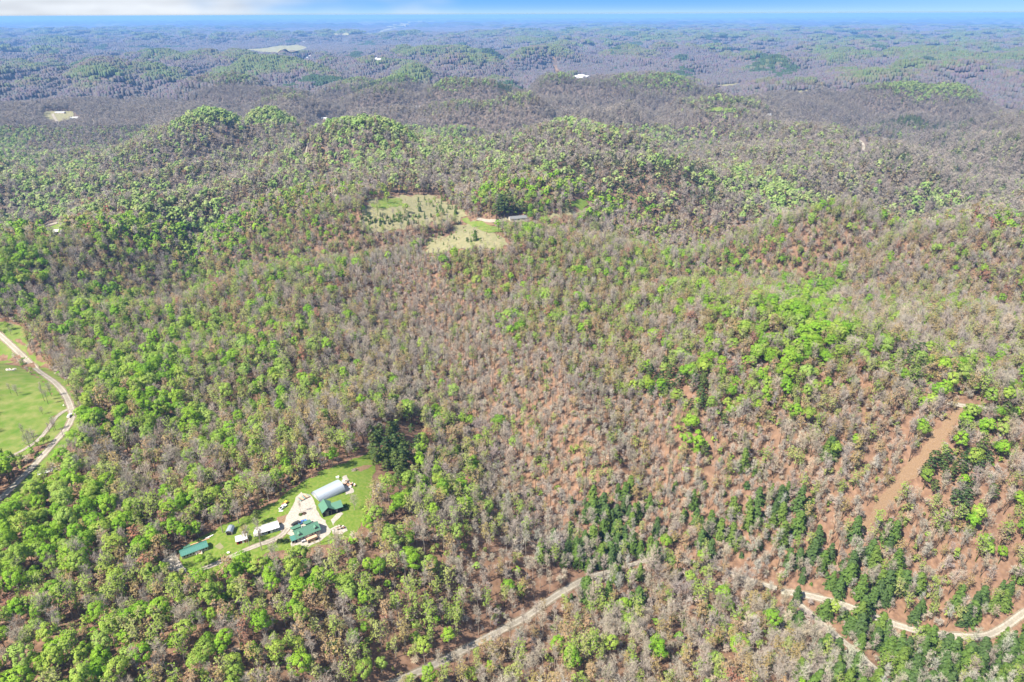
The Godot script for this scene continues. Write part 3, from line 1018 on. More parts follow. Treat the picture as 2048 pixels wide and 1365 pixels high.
	for s in [-1.0, 1.0]:
		var e := Buf.new()
		var pr := []
		for q in 23:
			pr.append(Vector2(cos(PI * q / 22.0) * (qr - 0.12), sin(PI * q / 22.0) * (qr - 0.12) * 0.92 - 0.2))
		e.prism(pr, s * (ql / 2 - 0.3) - 0.06, s * (ql / 2 - 0.3) + 0.06)
		var ew := part("end_wall", e.mesh(), M.galvanised_metal if s < 0 else M.grey_metal, o)
		box_part(ew, "door", Vector3(s * (ql / 2 - 0.2), 1.5, 0), Vector3(0.08, 3.2, 3.4), M.grey_metal if s < 0 else M.dark_opening)

	# long white shed with a lower grey back
	var sy := yaw_of(522, 1069.5, 559, 1059)
	o = thing("long_shed", "long low shed with white front roof and grey lower back roof", "shed", spot(537.5, 1060), sy)
	walls(o, 9.4, 5.0, 2.3, 1.0, M.grey_siding)
	slope(o, "front_roof", 9.9, 0.0, 3.35, 2.9, 2.2, M.white_metal, Vector3.ZERO, 0.9)
	slope(o, "back_roof", 8.2, -0.1, 3.32, -3.2, 2.2, M.grey_metal, Vector3(0.8, 0, 0), 0.9)
	for x in [-3.6, -1.9, 1.8, 3.4]:
		window(o, Vector3(x, 1.35, 2.54), 0.9, 0.8, false)
	box_part(o, "door", Vector3(-0.6, 1.0, 2.53), Vector3(1.0, 2.0, 0.07), M.dark_opening)
	box_part(o, "door", Vector3(0.7, 1.0, 2.53), Vector3(0.9, 2.0, 0.07), M.white_paint)

	# white camper beside it
	o = thing("camper", "small white camper parked against the left end of the long shed", "camper", spot(513, 1067), sy + 1.15)
	var cb := Buf.new()
	cb.prism([Vector2(-1.1, 0.5), Vector2(1.1, 0.5), Vector2(1.15, 0.9), Vector2(1.12, 2.35), Vector2(0.95, 2.6), Vector2(-0.95, 2.6), Vector2(-1.12, 2.35), Vector2(-1.15, 0.9)], -2.3, 2.3)
	part("body", cb.mesh(), M.white_paint, o)
	for s in [-1.0, 1.0]:
		var t := Buf.new()
		t.rod(Vector3(0, 0, -0.1), Vector3(0, 0, 0.1), 0.33, 0.33, 12)
		part("wheel", t.mesh(), M.black_rubber, o).position = Vector3(-0.2, 0.33, s * 1.12)
		box_part(o, "side_window", Vector3(0.8, 1.75, s * 1.15), Vector3(1.1, 0.6, 0.05), M.window_glass)
	box_part(o, "roof_vent", Vector3(0.3, 2.66, 0), Vector3(0.5, 0.14, 0.5), M.grey_metal)
	box_part(o, "tow_bar", Vector3(2.9, 0.5, 0), Vector3(1.2, 0.1, 0.12), M.grey_metal)

	# red shed, little grey shed
	var ry := yaw_of(471.8, 1089, 489, 1084.5)
	o = thing("red_shed", "small shed with red board walls and a pale metal roof", "shed", spot(482, 1080.5), ry)
	gable(o, 5.0, 4.2, 2.1, 0.9, 0.3, M.red_boards, M.white_metal)
	box_part(o, "door", Vector3(-1.2, 0.95, 2.13), Vector3(1.0, 1.9, 0.06), M.dark_opening)
	box_part(o, "door", Vector3(0.6, 0.95, 2.13), Vector3(1.0, 1.9, 0.06), M.white_paint)
	window(o, Vector3(1.9, 1.25, 2.14), 0.7, 0.7, false)
	o = thing("round_bin", "small round white bin behind the red shed", "bin", spot(486, 1067))
	var bin := Buf.new()
	bin.rod(Vector3(0, -0.5, 0), Vector3(0, 1.5, 0), 0.9, 0.9, 18)
	part("drum", bin.mesh(), M.white_metal, o)
	bin = Buf.new()
	bin.rod(Vector3(0, 1.5, 0), Vector3(0, 1.9, 0), 0.98, 0.1, 18)
	part("lid", bin.mesh(), M.grey_metal, o)
	o = thing("grey_shed", "little shed with arched grey roof and a dark open front on the lawn", "shed", spot(459.5, 1063.5), ry + PI / 2 - 0.35)
	walls(o, 4.4, 3.0, 1.9, 0.9, M.weathered_wood)
	for s in [1.0, -1.0]:
		slope(o, "upper_roof", 4.9, 0.0, 3.0, s * 0.95, 2.75, M.galvanised_metal)
		slope(o, "lower_roof", 4.9, s * 0.93, 2.75, s * 1.75, 1.75, M.galvanised_metal)
	box_part(o, "door_opening", Vector3(-2.2, 1.0, 0), Vector3(0.08, 2.0, 2.3), M.dark_opening)

	# vehicles and yard things
	vehicle("car", "white car driving round the bend of the gravel road", "car", spot(138.5, 831, 0.3), PI / 2 + 0.15, M.white_car_paint)
	vehicle("pickup_truck", "blue pickup truck parked behind the farmhouse", "pickup truck", spot(604, 1045.5, 0.2), hy + 0.05, M.blue_car_paint, true)
	vehicle("car", "dark car parked above the left rear wing of the farmhouse", "car", spot(590, 1048.5, 0.2), hy + 0.3, M.dark_car_paint)
	vehicle("pickup_truck", "white and black truck standing on the lawn beside the yard", "pickup truck", spot(564.5, 1015, 0.12), 1.05, M.white_car_paint, true)
	o = thing("flatbed_trailer", "rusty flatbed trailer behind the white truck on the lawn", "trailer", spot(569, 1007.5, 0.12), 1.05)
	box_part(o, "bed", Vector3(0, 0.75, 0), Vector3(3.8, 0.14, 1.8), M.rusty_metal)
	box_part(o, "crate", Vector3(0.6, 1.1, 0), Vector3(1.5, 0.5, 1.3), M.yellow_paint)
	box_part(o, "tow_bar", Vector3(-2.4, 0.65, 0), Vector3(1.2, 0.1, 0.12), M.grey_metal)
	for sx in [-0.5, 0.6]:
		for s in [-1.0, 1.0]:
			var t := Buf.new()
			t.rod(Vector3(0, 0, -0.12), Vector3(0, 0, 0.12), 0.36, 0.36, 12)
			part("wheel", t.mesh(), M.black_rubber, o).position = Vector3(sx, 0.36, s * 1.0)
	tag(box_part(self, "plank", spot(560.5, 1021.5, 0.2), Vector3(2.2, 0.1, 0.9), M.white_paint, 0.2), "white board lying on the grass below the white truck", "board")

	# rows of stacked boards beside the yard
	var names := ["teal", "grey", "tan", "teal", "brown", "tan", "grey"]
	var mats := [M.teal_plastic, M.weathered_wood, M.deck_boards, M.teal_plastic, M.rusty_metal, M.deck_boards, M.weathered_wood]
	var say := ["teal stack of boards nearest the lawn side of the yard's lumber rows", "grey stack of boards, second of the lumber rows from the lawn", "tan stack of boards, third of the lumber rows from the lawn", "teal stack of boards in the middle of the lumber rows", "rust-brown stack, third of the lumber rows from the arched shed", "tan stack of boards, second of the lumber rows from the arched shed", "grey stack of boards nearest the arched shed in the lumber rows"]
	for i in 7:
		o = thing("lumber_stack", say[i], "lumber stack", spot(598.5 + i * 2.7, 999.8 - i * 1.35, 0.2), qy + PI / 2 + rv(-0.08, 0.08), "lumber stacks beside the yard")
		for q in 5:
			box_part(o, "board", Vector3(rv(-0.15, 0.15), 0.15 + q * 0.12, -0.2 + (q % 2) * 0.32), Vector3(rv(2.7, 3.6), 0.1, 0.3), mats[i])
			box_part(o, "board", Vector3(rv(-0.15, 0.15), 0.15 + q * 0.12, 0.12 + (q % 2) * 0.02 - 0.03), Vector3(rv(2.7, 3.6), 0.098, 0.28), mats[(i + q) % 7])
	# scrap beside the arched shed
	o = thing("scrap_heap", "heap of pale boxes, boards and rusty scrap at the arched shed's right end", "scrap heap", spot(695, 968, 0.2), qy)
	for i in 46:
		var sz := Vector3(rv(0.3, 1.4), rv(0.2, 0.8), rv(0.3, 1.1))
		var bb := Buf.new()
		bb.box(Vector3.ZERO, sz, Basis.from_euler(Vector3(rv(-0.3, 0.3), rv(0, 3), rv(-0.3, 0.3))))
		var m: Material = [M.pale_stone, M.white_paint, M.deck_boards, M.rusty_metal, M.dark_opening, M.weathered_wood][rng.randi() % 6]
		part("scrap_piece", bb.mesh(), m, o).position = Vector3(rv(-2.2, 2.4), sz.y * 0.4, rv(-4.6, 4.2))
	o = thing("rubble_heap", "heap of pale rubble and brush on the gravel near the utility pole", "rubble heap", spot(676, 1056, 0.2), hy)
	for i in 42:
		var sz := Vector3(rv(0.2, 1.0), rv(0.15, 0.5), rv(0.2, 0.9))
		var bb := Buf.new()
		bb.box(Vector3.ZERO, sz, Basis.from_euler(Vector3(rv(-0.5, 0.5), rv(0, 3), rv(-0.5, 0.5))))
		var m: Material = [M.pale_stone, M.pale_stone, M.weathered_wood, M.rusty_metal, M.dark_opening][rng.randi() % 5]
		part("rubble_piece", bb.mesh(), m, o).position = Vector3(rv(-3.4, 3.2), sz.y * 0.35, rv(-2.4, 1.6))
	o = thing("log_pile", "low pile of pale and dark logs on the upper lawn", "log pile", spot(707.5, 941, 0.15), qy - 0.2)
	for i in 9:
		var lg := Buf.new()
		lg.rod(Vector3(-rv(1, 1.8), 0, 0), Vector3(rv(1, 1.8), 0, 0), 0.22, 0.18, 7)
		var lm := part("log", lg.mesh(), M.weathered_wood if i % 3 else M.dark_opening, o)
		lm.position = Vector3(rv(-0.8, 0.8), 0.2 + 0.3 * (i / 5), (i % 5) * 0.42 - 0.9)
		lm.rotation.y = rv(-0.15, 0.15)
	tag(box_part(self, "white_tank", spot(674, 955.6, 0.6), Vector3(1.8, 1.0, 1.1), M.white_paint, 0.3), "white tank at the upper corner of the arched shed", "tank")
	o = thing("canoe", "pale canoe lying on the grass beyond the long teal-roofed house", "canoe", spot(416.5, 1073.6, 0.2), 0.75)
	var hull := Buf.new()
	var prof := [[-2.4, 0.05, 0.45], [-1.5, 0.38, 0.3], [0.0, 0.46, 0.25], [1.5, 0.38, 0.3], [2.4, 0.05, 0.45]]
	for i in 4:
		var p: Array = prof[i]
		var q: Array = prof[i + 1]
		for s in [-1.0, 1.0]:
			hull.flat_quad(Vector3(p[0], p[2], s * p[1]), Vector3(q[0], q[2], s * q[1]), Vector3(q[0], 0.0, s * q[1] * 0.4), Vector3(p[0], 0.0, s * p[1] * 0.4), Vector3((p[0] + q[0]) / 2, 0.2, 0))
			hull.flat_quad(Vector3(p[0], p[2], 0), Vector3(q[0], q[2], 0), Vector3(q[0], q[2], s * q[1]), Vector3(p[0], p[2], s * p[1]), Vector3(0, -2, 0))
	part("hull", hull.mesh(), M.white_metal, o)
	for x in [-1.2, 1.0]:
		box_part(o, "thwart", Vector3(x, 0.4, 0), Vector3(0.14, 0.05, 0.7), M.weathered_wood)
	o = thing("stone_border", "long low border of pale timbers behind the long teal-roofed house", "garden border", spot(396, 1084, 0.2), y1)
	for i in 6:
		box_part(o, "timber", Vector3(-4.4 + i * 1.75, 0.15, rv(-0.08, 0.08)), Vector3(1.68, 0.3, 0.5), M.deck_boards, rv(-0.03, 0.03))
	var ball := Buf.new()
	for i in 8:
		for s in 14:
			var f := func(u: int, w: int) -> Vector3: return Vector3(sin(PI * u / 8.0) * cos(TAU * w / 14.0), cos(PI * u / 8.0), sin(PI * u / 8.0) * sin(TAU * w / 14.0)) * 0.55
			ball.flat_quad(f.call(i, s), f.call(i + 1, s), f.call(i + 1, s + 1), f.call(i, s + 1), Vector3.ZERO)
	var bl := part("propane_tank", ball.mesh(), M.white_paint, self)
	bl.position = spot(455.5, 1105.5, 0.5)
	bl.scale = Vector3(1.5, 1, 1)
	tag(bl, "small rounded white tank on the lawn just above the driveway", "tank")

	# utility poles
	utility_pole("wooden utility pole with crossarm beside the pale rubble", spot(669, 1078.5), 7.4)
	utility_pole("grey utility pole standing in front of the farmhouse deck", spot(639, 1087), 7.0)
	utility_pole("dark utility pole at the lane fork by the gravel road", spot(126, 872), 7.5)
	utility_pole("utility pole between the lane and the gravel road", spot(98, 862), 7.5)

	# island in the yard
	shrub("yard_shrub", "low green shrub on the little island in the gravel yard", spot(600, 1029, 0.1), 1.6, Color(0.09, 0.13, 0.03))
	shrub("yard_shrub", "brown twiggy shrub beside the green one in the gravel yard", spot(607, 1027, 0.1), 1.5, Color(0.12, 0.075, 0.055))
	shrub("yard_shrub", "bright green bush between the barn's right wing and the grass", spot(691, 1013, 0.1), 2.6, Color(0.085, 0.17, 0.02))
	shrub("yard_shrub", "dark green shrub at the left end of the farmhouse porch", spot(571, 1083, 0.1), 2.2, Color(0.05, 0.085, 0.03))
	shrub("yard_shrub", "pale green shrub on the drive corner left of the farmhouse", spot(558, 1082, 0.1), 2.4, Color(0.11, 0.15, 0.04))

	var fl := thing("fallen_log", "pale fallen tree trunk lying on the brown floor below the cleared strip", "log", spot(1618, 1112, 0.3), yaw_of(1610, 1098, 1626, 1124))
	var fb := Buf.new()
	fb.rod(Vector3(-5.5, 0, 0), Vector3(5.5, 0, 0), 0.38, 0.2, 9)
	part("trunk", fb.mesh(), M.pale_stone, fl)
	for i in 5:
		var sb := Buf.new()
		sb.tube(Vector3(2.0 + i * 0.7, 0, 0), Vector3(2.9 + i * 0.7, rv(0.3, 1.4), rv(-1.5, 1.5)), 0.09, 0.03, 4, Color.WHITE)
		part("branch_stub", sb.mesh(), M.weathered_wood, fl)
	# beside the road on the left
	o = thing("stone_heap", "heap of pale grey stones at the pasture's upper edge", "stone heap", spot(15, 738, 0.2), 0.3)
	for i in 40:
		var sz := Vector3(rv(0.4, 1.4), rv(0.3, 0.9), rv(0.4, 1.3))
		var bb := Buf.new()
		bb.box(Vector3.ZERO, sz, Basis.from_euler(Vector3(rv(-0.5, 0.5), rv(0, 3), rv(-0.5, 0.5))))
		part("stone", bb.mesh(), M.pale_stone if i % 4 else M.grey_metal, o).position = Vector3(rv(-5.5, 5.5), sz.y * 0.3, rv(-1.6, 1.6))
	var mb := thing("mailbox", "small white mailbox where the lane meets the gravel road", "mailbox", spot(127, 811))
	box_part(mb, "post", Vector3(0, 0.5, 0), Vector3(0.12, 1.2, 0.12), M.weathered_wood)
	box_part(mb, "box", Vector3(0, 1.25, 0), Vector3(0.8, 0.5, 0.5), M.white_paint)
	o = thing("roadside_shed", "small shed with blue-grey roof under trees right of the gravel road", "shed", spot(147, 914), 0.5)
	gable(o, 4.5, 3.4, 2.2, 0.9, 0.3, M.grey_siding, M.grey_metal)
	box_part(o, "door", Vector3(0, 1.0, 1.72), Vector3(1.0, 2.0, 0.06), M.dark_opening)
	o = thing("mobile_home", "pale mobile home half hidden under lime trees by the gravel road", "house", spot(101, 944), 0.62)
	gable(o, 12.0, 3.8, 2.4, 0.6, 0.2, M.beige_siding, M.white_metal)
	for x in [-4.5, -1.5, 1.5, 4.5]:
		window(o, Vector3(x, 1.5, 1.94), 1.0, 0.9, false)


func utility_pole(label: String, at: Vector3, h: float) -> void:
	var o := thing("utility_pole", label, "utility pole", at, 0.4, "utility poles")
	var b := Buf.new()
	b.rod(Vector3(0, -0.5, 0), Vector3(0, h, 0), 0.17, 0.11, 8)
	part("pole", b.mesh(), M.weathered_wood, o)
	box_part(o, "crossarm", Vector3(0, h - 0.7, 0), Vector3(1.9, 0.13, 0.13), M.weathered_wood)
	for x in [-0.8, 0.8]:
		box_part(o, "insulator", Vector3(x, h - 0.55, 0), Vector3(0.1, 0.2, 0.1), M.grey_metal)
	b = Buf.new()
	b.rod(Vector3(0.28, h - 2.0, 0), Vector3(0.28, h - 1.2, 0), 0.2, 0.2, 10)
	part("transformer", b.mesh(), M.grey_metal, o)


func shrub(called: String, label: String, at: Vector3, size: float, c: Color) -> void:
	var o := thing(called, label, "shrub", at, rv(0, 6), "shrubs on the lawn and yard")
	var s := Buf.new()
	for i in 7:
		var d := Vector3(rv(-1, 1), rv(0.6, 1.4), rv(-1, 1)).normalized()
		s.tube(Vector3(0, -0.1, 0), d * size * 0.7, 0.05, 0.02, 3, Color(0.16, 0.13, 0.1))
	part("stems", s.mesh(), M.bark, o)
	var b := Buf.new()
	for i in 260:
		var d := rdir()
		d.y = absf(d.y)
		var p := Vector3(d.x, d.y * 0.75, d.z) * size * rv(0.45, 0.8)
		p += 0.2 * size * Vector3(sin(d.x * 7.0), 0, cos(d.z * 6.0)) * 0.5
		b.leaf(p, (d + rdir() * 0.5).normalized(), d, 0.16, 0.22, rv(0, 6), c * rv(0.75, 1.25))
	part("foliage", b.mesh(), M.leaf, o)


# ---------------------------------------------------------------- places in the distance
func far_house(label: String, px: float, py: float, l: float, w: float, turn: float, wall_mat: Material, roof_mat: Material, cat := "house", group := "") -> void:
	var o := thing("far_barn" if cat == "barn" else "far_house", label, cat, spot(px, py), turn, group)
	gable(o, l, w, 3.0, w * 0.22, 0.4, wall_mat, roof_mat, Vector3.ZERO, 0.0)
	var q := maxf(2.0, l * FOC / o.position.distance_to(Vector3(0, HC, 0)))
	add_open(pts([px - q * 0.6, py - q * 0.22, px + q * 0.6, py - q * 0.22, px + q * 0.6, py + q * 0.12, px - q * 0.6, py + q * 0.12]), 1.0)
	if cat == "house":
		for x in [-0.3, 0.0, 0.3]:
			window(o, Vector3(x * l, 1.6, w / 2 + 0.04), 1.2, 1.2, false)
	else:
		box_part(o, "barn_door", Vector3(0, 1.4, w / 2 + 0.03), Vector3(3.0, 2.8, 0.06), M.dark_opening)


func make_far_places() -> void:
	far_house("low house with grey roof beside the white loop drive on the hilltop", 1036, 440, 22, 10, 0.3, M.beige_siding, M.brown_roof)
	far_house("white-roofed barn at the right edge of the far hillside clearing", 150, 234.5, 20, 9, 0.3, M.white_paint, M.white_metal, "barn")
	far_house("long house with grey roof in the far hillside clearing", 122, 224, 26, 10, 0.05, M.beige_siding, M.grey_metal)
	far_house("pale domed shed in the wooded hollow by the pale road bend", 117, 464, 8, 7, 0.3, M.white_paint, M.white_metal, "barn")
	far_house("white house beside a dark pine row on a far wooded ridge", 648, 237, 22, 8, -0.25, M.white_paint, M.white_metal)
	far_house("small pale house in trees on the ridge beyond the green crest", 838, 214, 14, 9, 0.2, M.white_paint, M.white_metal)
	far_house("tiny white house at the edge of the far valley woods", 1652, 241, 12, 8, 0.2, M.white_paint, M.white_metal)
	far_house("tiny pale house by the far bend of the right-hand valley", 1541, 233, 12, 8, -0.3, M.white_paint, M.white_metal)
	var town := [[1153, 156], [1157, 154], [1161, 157], [1165, 155], [1168, 153.5], [1172, 156], [1175, 154.5], [1163, 152.5], [1190, 149]]
	for i in town.size():
		far_house("white building of the far hamlet, %s from its left-hand end" % ["first", "second", "third", "fourth", "sixth", "seventh", "eighth", "fifth", "outlying, farthest"][i], town[i][0], town[i][1], 22, 12, rv(-0.8, 0.8), M.white_paint, M.white_metal, "house", "far hamlet")
	var farms := [[499, 95, "white farmhouse at the left end of the far valley field"], [613, 115, "white house below the far valley field, left of its neighbour"], [619, 112, "white house below the far valley field, right of its neighbour"], [608, 83, "pale house beside the stream bend above the far valley field"], [758, 119, "white house of the far valley, beside a dark conifer row"], [752, 117, "pale house of the far valley, left of the conifer row"], [1130, 99, "white barn on a far ridge above the hamlet"], [1155, 86, "lone pale house on the skyline ridge above the hamlet"]]
	for f in farms:
		far_house(f[2], f[0], f[1], 30, 16, rv(-0.7, 0.7), M.white_paint, M.white_metal)


# ---------------------------------------------------------------- trees
const COVER_TOP := 250.0
const COVER_ROW := 50.0
var cover := [
	"lobbmmoobommllmb bbmmlmobbbbbjjjj", "lbmmmbbbomllmmll mbbbmbbbbbbjjjjj", "mllmomoommobobbm bqppppqllbbbbjjj", "mlmmlllmmmmmmbbm lmqqqbbolmbblmbb",
	"lmmmlllloomobbbb mbbbbbbsbbbbbbbm", "gmbmmmmlmlbbssoo omoolmmmmmbbobob", "gmbbmomommmsssom ooomommommbbbbom", "sbllmmoomobbssss mmoooommlgbbbbbb",
	"sbllllmmmobbbsss mooobommggmbbbbb", "sbbmlllmlmobbbss ssoobqmlggqlbbbb", "gbolllbmmmbbbsss sssoqpmlgmmlqlmb", "sslgllblobbbbmbs sssssqqlmbbbbblq",
	"gllmlllmbobbmobb sssssyssbbsssbql", "gllbmllmbommlmmb sssssqssssbsspql", "ggllbmlbmmmmlmmb sssssjsjsssspppm", "gggllmlmmllmllms jsjhsjssjsssspsm",
	"ggglmlolmlllmmms ssjhjjjjhssssmom", "gglmmllllllmmyss sjhjjbjjhhjhssmo", "glmollllllllymsy ssjjbbbjjhhhjssj", "omlmmmllmlmmyyss sobbbbbbjhhjjshs",
	"lmlmmlmmmmbmyyss sobbobobjjhhhhsh", "llmlmmlmbmbymmso sooboboobjhhhhhh",
]
var mixes := {
	"g": [0.95, {"L": 0.84, "G": 0.07, "B": 0.06, "O": 0.03}],
	"l": [0.9, {"L": 0.58, "G": 0.16, "B": 0.18, "O": 0.08}],
	"m": [0.87, {"L": 0.24, "G": 0.33, "B": 0.22, "O": 0.18, "R": 0.03}],
	"o": [0.85, {"L": 0.08, "G": 0.27, "B": 0.32, "O": 0.28, "R": 0.05}],
	"b": [0.88, {"B": 0.54, "G": 0.22, "O": 0.19, "L": 0.05}],
	"s": [0.84, {"B": 0.76, "G": 0.11, "O": 0.09, "W": 0.04}],
	"p": [0.92, {"P": 0.74, "L": 0.05, "B": 0.13, "G": 0.08}],
	"q": [0.9, {"P": 0.4, "L": 0.36, "B": 0.14, "G": 0.1}],
	"h": [0.95, {"H": 0.66, "W": 0.18, "B": 0.08, "G": 0.08}],
	"j": [0.9, {"H": 0.24, "W": 0.24, "B": 0.42, "G": 0.1}],
	"y": [0.8, {"G": 0.5, "B": 0.34, "L": 0.16}],
}
var tints := {
	"L": [Color(0.185, 0.33, 0.03), Color(0.205, 0.34, 0.036), Color(0.16, 0.31, 0.026), Color(0.24, 0.335, 0.06), Color(0.2, 0.3, 0.055), Color(0.225, 0.33, 0.075), Color(0.145, 0.275, 0.028)],
	"G": [Color(0.22, 0.295, 0.065), Color(0.25, 0.29, 0.09), Color(0.195, 0.285, 0.05)],
	"O": [Color(0.28, 0.22, 0.1), Color(0.29, 0.21, 0.12), Color(0.26, 0.22, 0.09)],
	"R": [Color(0.3, 0.15, 0.1), Color(0.27, 0.14, 0.1)],
	"B": [Color(0.325, 0.295, 0.245), Color(0.28, 0.255, 0.22), Color(0.35, 0.31, 0.25), Color(0.305, 0.27, 0.24)],
	"W": [Color(0.36, 0.355, 0.3), Color(0.32, 0.325, 0.27)],
	"P": [Color(0.062, 0.1, 0.028), Color(0.052, 0.09, 0.032), Color(0.075, 0.11, 0.03)],
	"H": [Color(0.065, 0.115, 0.022), Color(0.055, 0.1, 0.025), Color(0.082, 0.13, 0.024), Color(0.048, 0.085, 0.026)],
}
var shape_of := {"L": "leafing", "G": "budding", "O": "budding", "R": "budding", "B": "bare", "W": "bare", "P": "pine", "H": "hemlock"}
var protos := {}
var batches := {}


func cover_at(s: Vector2) -> String:
	var r := clampi(int((s.y - COVER_TOP) / COVER_ROW), 0, 21)
	var c := clampi(int(s.x / 64.0), 0, 31)
	return cover[r][c if c < 16 else c + 1]


func pick(mix: Dictionary) -> String:
	var u := rng.randf()
	for k in mix:
		u -= mix[k]
		if u <= 0.0:
			return k
	return mix.keys()[0]


func tree_skeleton(t: Buf, w: Buf, h: float, cr: float, limbs: int, subs: int, twigs: int, tw: float, bark: Color, low := 0.36) -> Array:
	# trunk and limbs into t, twigs into w; returns the twig ends
	var ends := []
	var lean := Vector3(rv(-0.6, 0.6), 0, rv(-0.6, 0.6))
	var axis := []
	for k in 6:
		var f := k / 5.0
		axis.append(Vector3(0, -0.5 + f * (h * 0.86 + 0.5), 0) + lean * f * f + Vector3(rv(-0.12, 0.12), 0, rv(-0.12, 0.12)) * (1.0 if k > 0 else 0.0))
	for k in 5:
		t.tube(axis[k], axis[k + 1], lerpf(0.27, 0.04, k / 5.0), lerpf(0.27, 0.04, (k + 1) / 5.0), 6, bark)
	for i in limbs:
		var f := low + (0.98 - low) * (i + rv(-0.3, 0.3)) / limbs
		var g := clampf(f, 0.0, 0.98) * 5.0
		var base: Vector3 = axis[int(g)].lerp(axis[mini(int(g) + 1, 5)], g - int(g))
		var az := i * 2.4 + rv(-0.5, 0.5)
		var tilt := lerpf(0.55, 1.15, f)
		var d := Vector3(cos(az) * cos(tilt), sin(tilt), sin(az) * cos(tilt))
		var len_ := cr * lerpf(1.25, 0.8, f) * rv(0.85, 1.15)
		var p := base
		var r := lerpf(0.12, 0.05, f)
		var prev := []
		for q in 3:
			var e := p + d * len_ / 3.0
			t.tube(p, e, r, r * 0.66, 4, bark)
			prev.append([p, e, r])
			p = e
			r *= 0.66
			d = (d + Vector3(rv(-0.25, 0.25), 0.16, rv(-0.25, 0.25))).normalized()
		for s in subs:
			var seg: Array = prev[clampi(int(3.0 * (0.25 + 0.75 * s / subs)), 0, 2)]
			var o: Vector3 = seg[0].lerp(seg[1], rv(0.2, 1.0))
			var sd := (d * 0.6 + rdir() * 0.85 + Vector3(0, 0.4, 0)).normalized()
			var sl := cr * rv(0.28, 0.5)
			var m := o + sd * sl * 0.5
			var e2 := m + (sd + Vector3(0, 0.25, 0) + rdir() * 0.25).normalized() * sl * 0.5
			w.ribbon(o, m, tw * 1.5, tw * 1.1, rdir(), Color.WHITE * rv(0.85, 1.0))
			w.ribbon(m, e2, tw * 1.1, tw * 0.6, rdir(), Color.WHITE * rv(0.85, 1.05))
			for q in twigs:
				var b := o.lerp(e2, rv(0.3, 1.0))
				var td := (sd * 0.7 + rdir() * 0.9 + Vector3(0, 0.35, 0)).normalized()
				var tl := rv(0.7, 1.7)
				var te := b + td * tl
				w.ribbon(b, te, tw * 0.8, tw * 0.25, rdir(), Color.WHITE * rv(0.8, 1.15))
				ends.append(te)
	return ends


func bark_tone() -> Color:
	var v := rv(0.8, 1.15)
	return Color(0.25 * v, 0.22 * v, 0.19 * v)


func make_leafing(fine: bool) -> Array:
	var t := Buf.new()
	var w := Buf.new()
	var h := 16.5
	var cr := rv(3.6, 4.7)
	tree_skeleton(t, w, h * 0.9, cr * 0.8, 7 if fine else 3, 2 if fine else 0, 1, 0.05, bark_tone())
	var b := Buf.new()
	var clumps := rng.randi_range(20, 32) if fine else 12
	var per := int(rv(60, 92)) if fine else 20
	var sz := 0.21 if fine else 0.66
	var squash := rv(0.72, 1.3)
	var mid := Vector3(0, h * 0.64, 0)
	for i in clumps:
		var f := (i + 0.5) / clumps
		var az := i * 2.4 + rv(-0.45, 0.45)
		var lat := lerpf(-0.45, 0.97, f) + rv(-0.1, 0.1)
		var rad := sqrt(maxf(0.06, 1.0 - lat * lat)) * rv(0.5, 1.02)
		var c := mid + Vector3(cos(az) * rad * cr, (lat + 0.15) * cr * squash * rv(0.8, 1.05), sin(az) * rad * cr)
		var out := (c - mid).normalized()
		var cs := cr * rv(0.2, 0.4)
		var tone := rv(0.85, 1.12)
		for k in per:
			var d := rdir()
			if d.dot(out) < -0.15:
				d -= out * 2.0 * d.dot(out)
			var p := c + Vector3(d.x, d.y * 0.8, d.z) * cs * rv(0.75, 1.1)
			var sh := (d * 0.6 + out * 0.5 + Vector3(0, 0.15, 0) + rdir() * 0.22).normalized()
			var nn := (sh + rdir() * 0.38).normalized()
			b.leaf(p, nn, sh, sz * rv(0.65, 1.2), sz * rv(0.7, 1.3), rv(0, 6), Color(tone * rv(0.86, 1.2), tone * rv(0.9, 1.12), tone * rv(0.7, 1.3)))
	return [t, w, b]


func make_budding(fine: bool) -> Array:
	var t := Buf.new()
	var w := Buf.new()
	var h := 17.0
	var cr := rv(3.9, 4.9)
	var ends := tree_skeleton(t, w, h, cr, 9 if fine else 5, 5 if fine else 3, 4 if fine else 3, 0.05 if fine else 0.13, bark_tone())
	var b := Buf.new()
	for e in ends:
		for k in (2 if fine else 2):
			var p: Vector3 = e + rdir() * rv(0.05, 0.5)
			var out := (p - Vector3(0, h * 0.55, 0)).normalized()
			var sz := rv(0.16, 0.3) if fine else rv(0.45, 0.75)
			b.leaf(p, (out + rdir() * 0.8).normalized(), (out + Vector3(0, 0.3, 0) + rdir() * 0.4).normalized(), sz, sz * 1.2, rv(0, 6), Color.WHITE * rv(0.75, 1.25))
	return [t, w, b]


func make_bare(fine: bool, tall: bool) -> Array:
	var t := Buf.new()
	var w := Buf.new()
	var h := 20.0 if tall else 16.0
	var cr := rv(3.3, 4.0) if tall else rv(4.6, 5.5)
	var ends := tree_skeleton(t, w, h, cr, (10 if tall else 13) if fine else 7, 6 if fine else 5, (11 if tall else 14) if fine else 5, 0.042 if fine else 0.11, bark_tone(), 0.5 if tall else 0.33)
	if not fine:  # sprays of fine twigs
		for e in ends:
			var p: Vector3 = e + rdir() * rv(0.1, 0.6)
			var out := (p - Vector3(0, h * 0.5, 0)).normalized()
			for k in 2:
				w.leaf(p + rdir() * 0.7, (out + rdir() * 0.9).normalized(), (out + Vector3(0, 0.3, 0) + rdir() * 0.35).normalized(), rv(0.1, 0.2), rv(0.25, 0.5), rv(0, 6), Color.WHITE * rv(0.66, 1.0))
	return [t, w, Buf.new()]


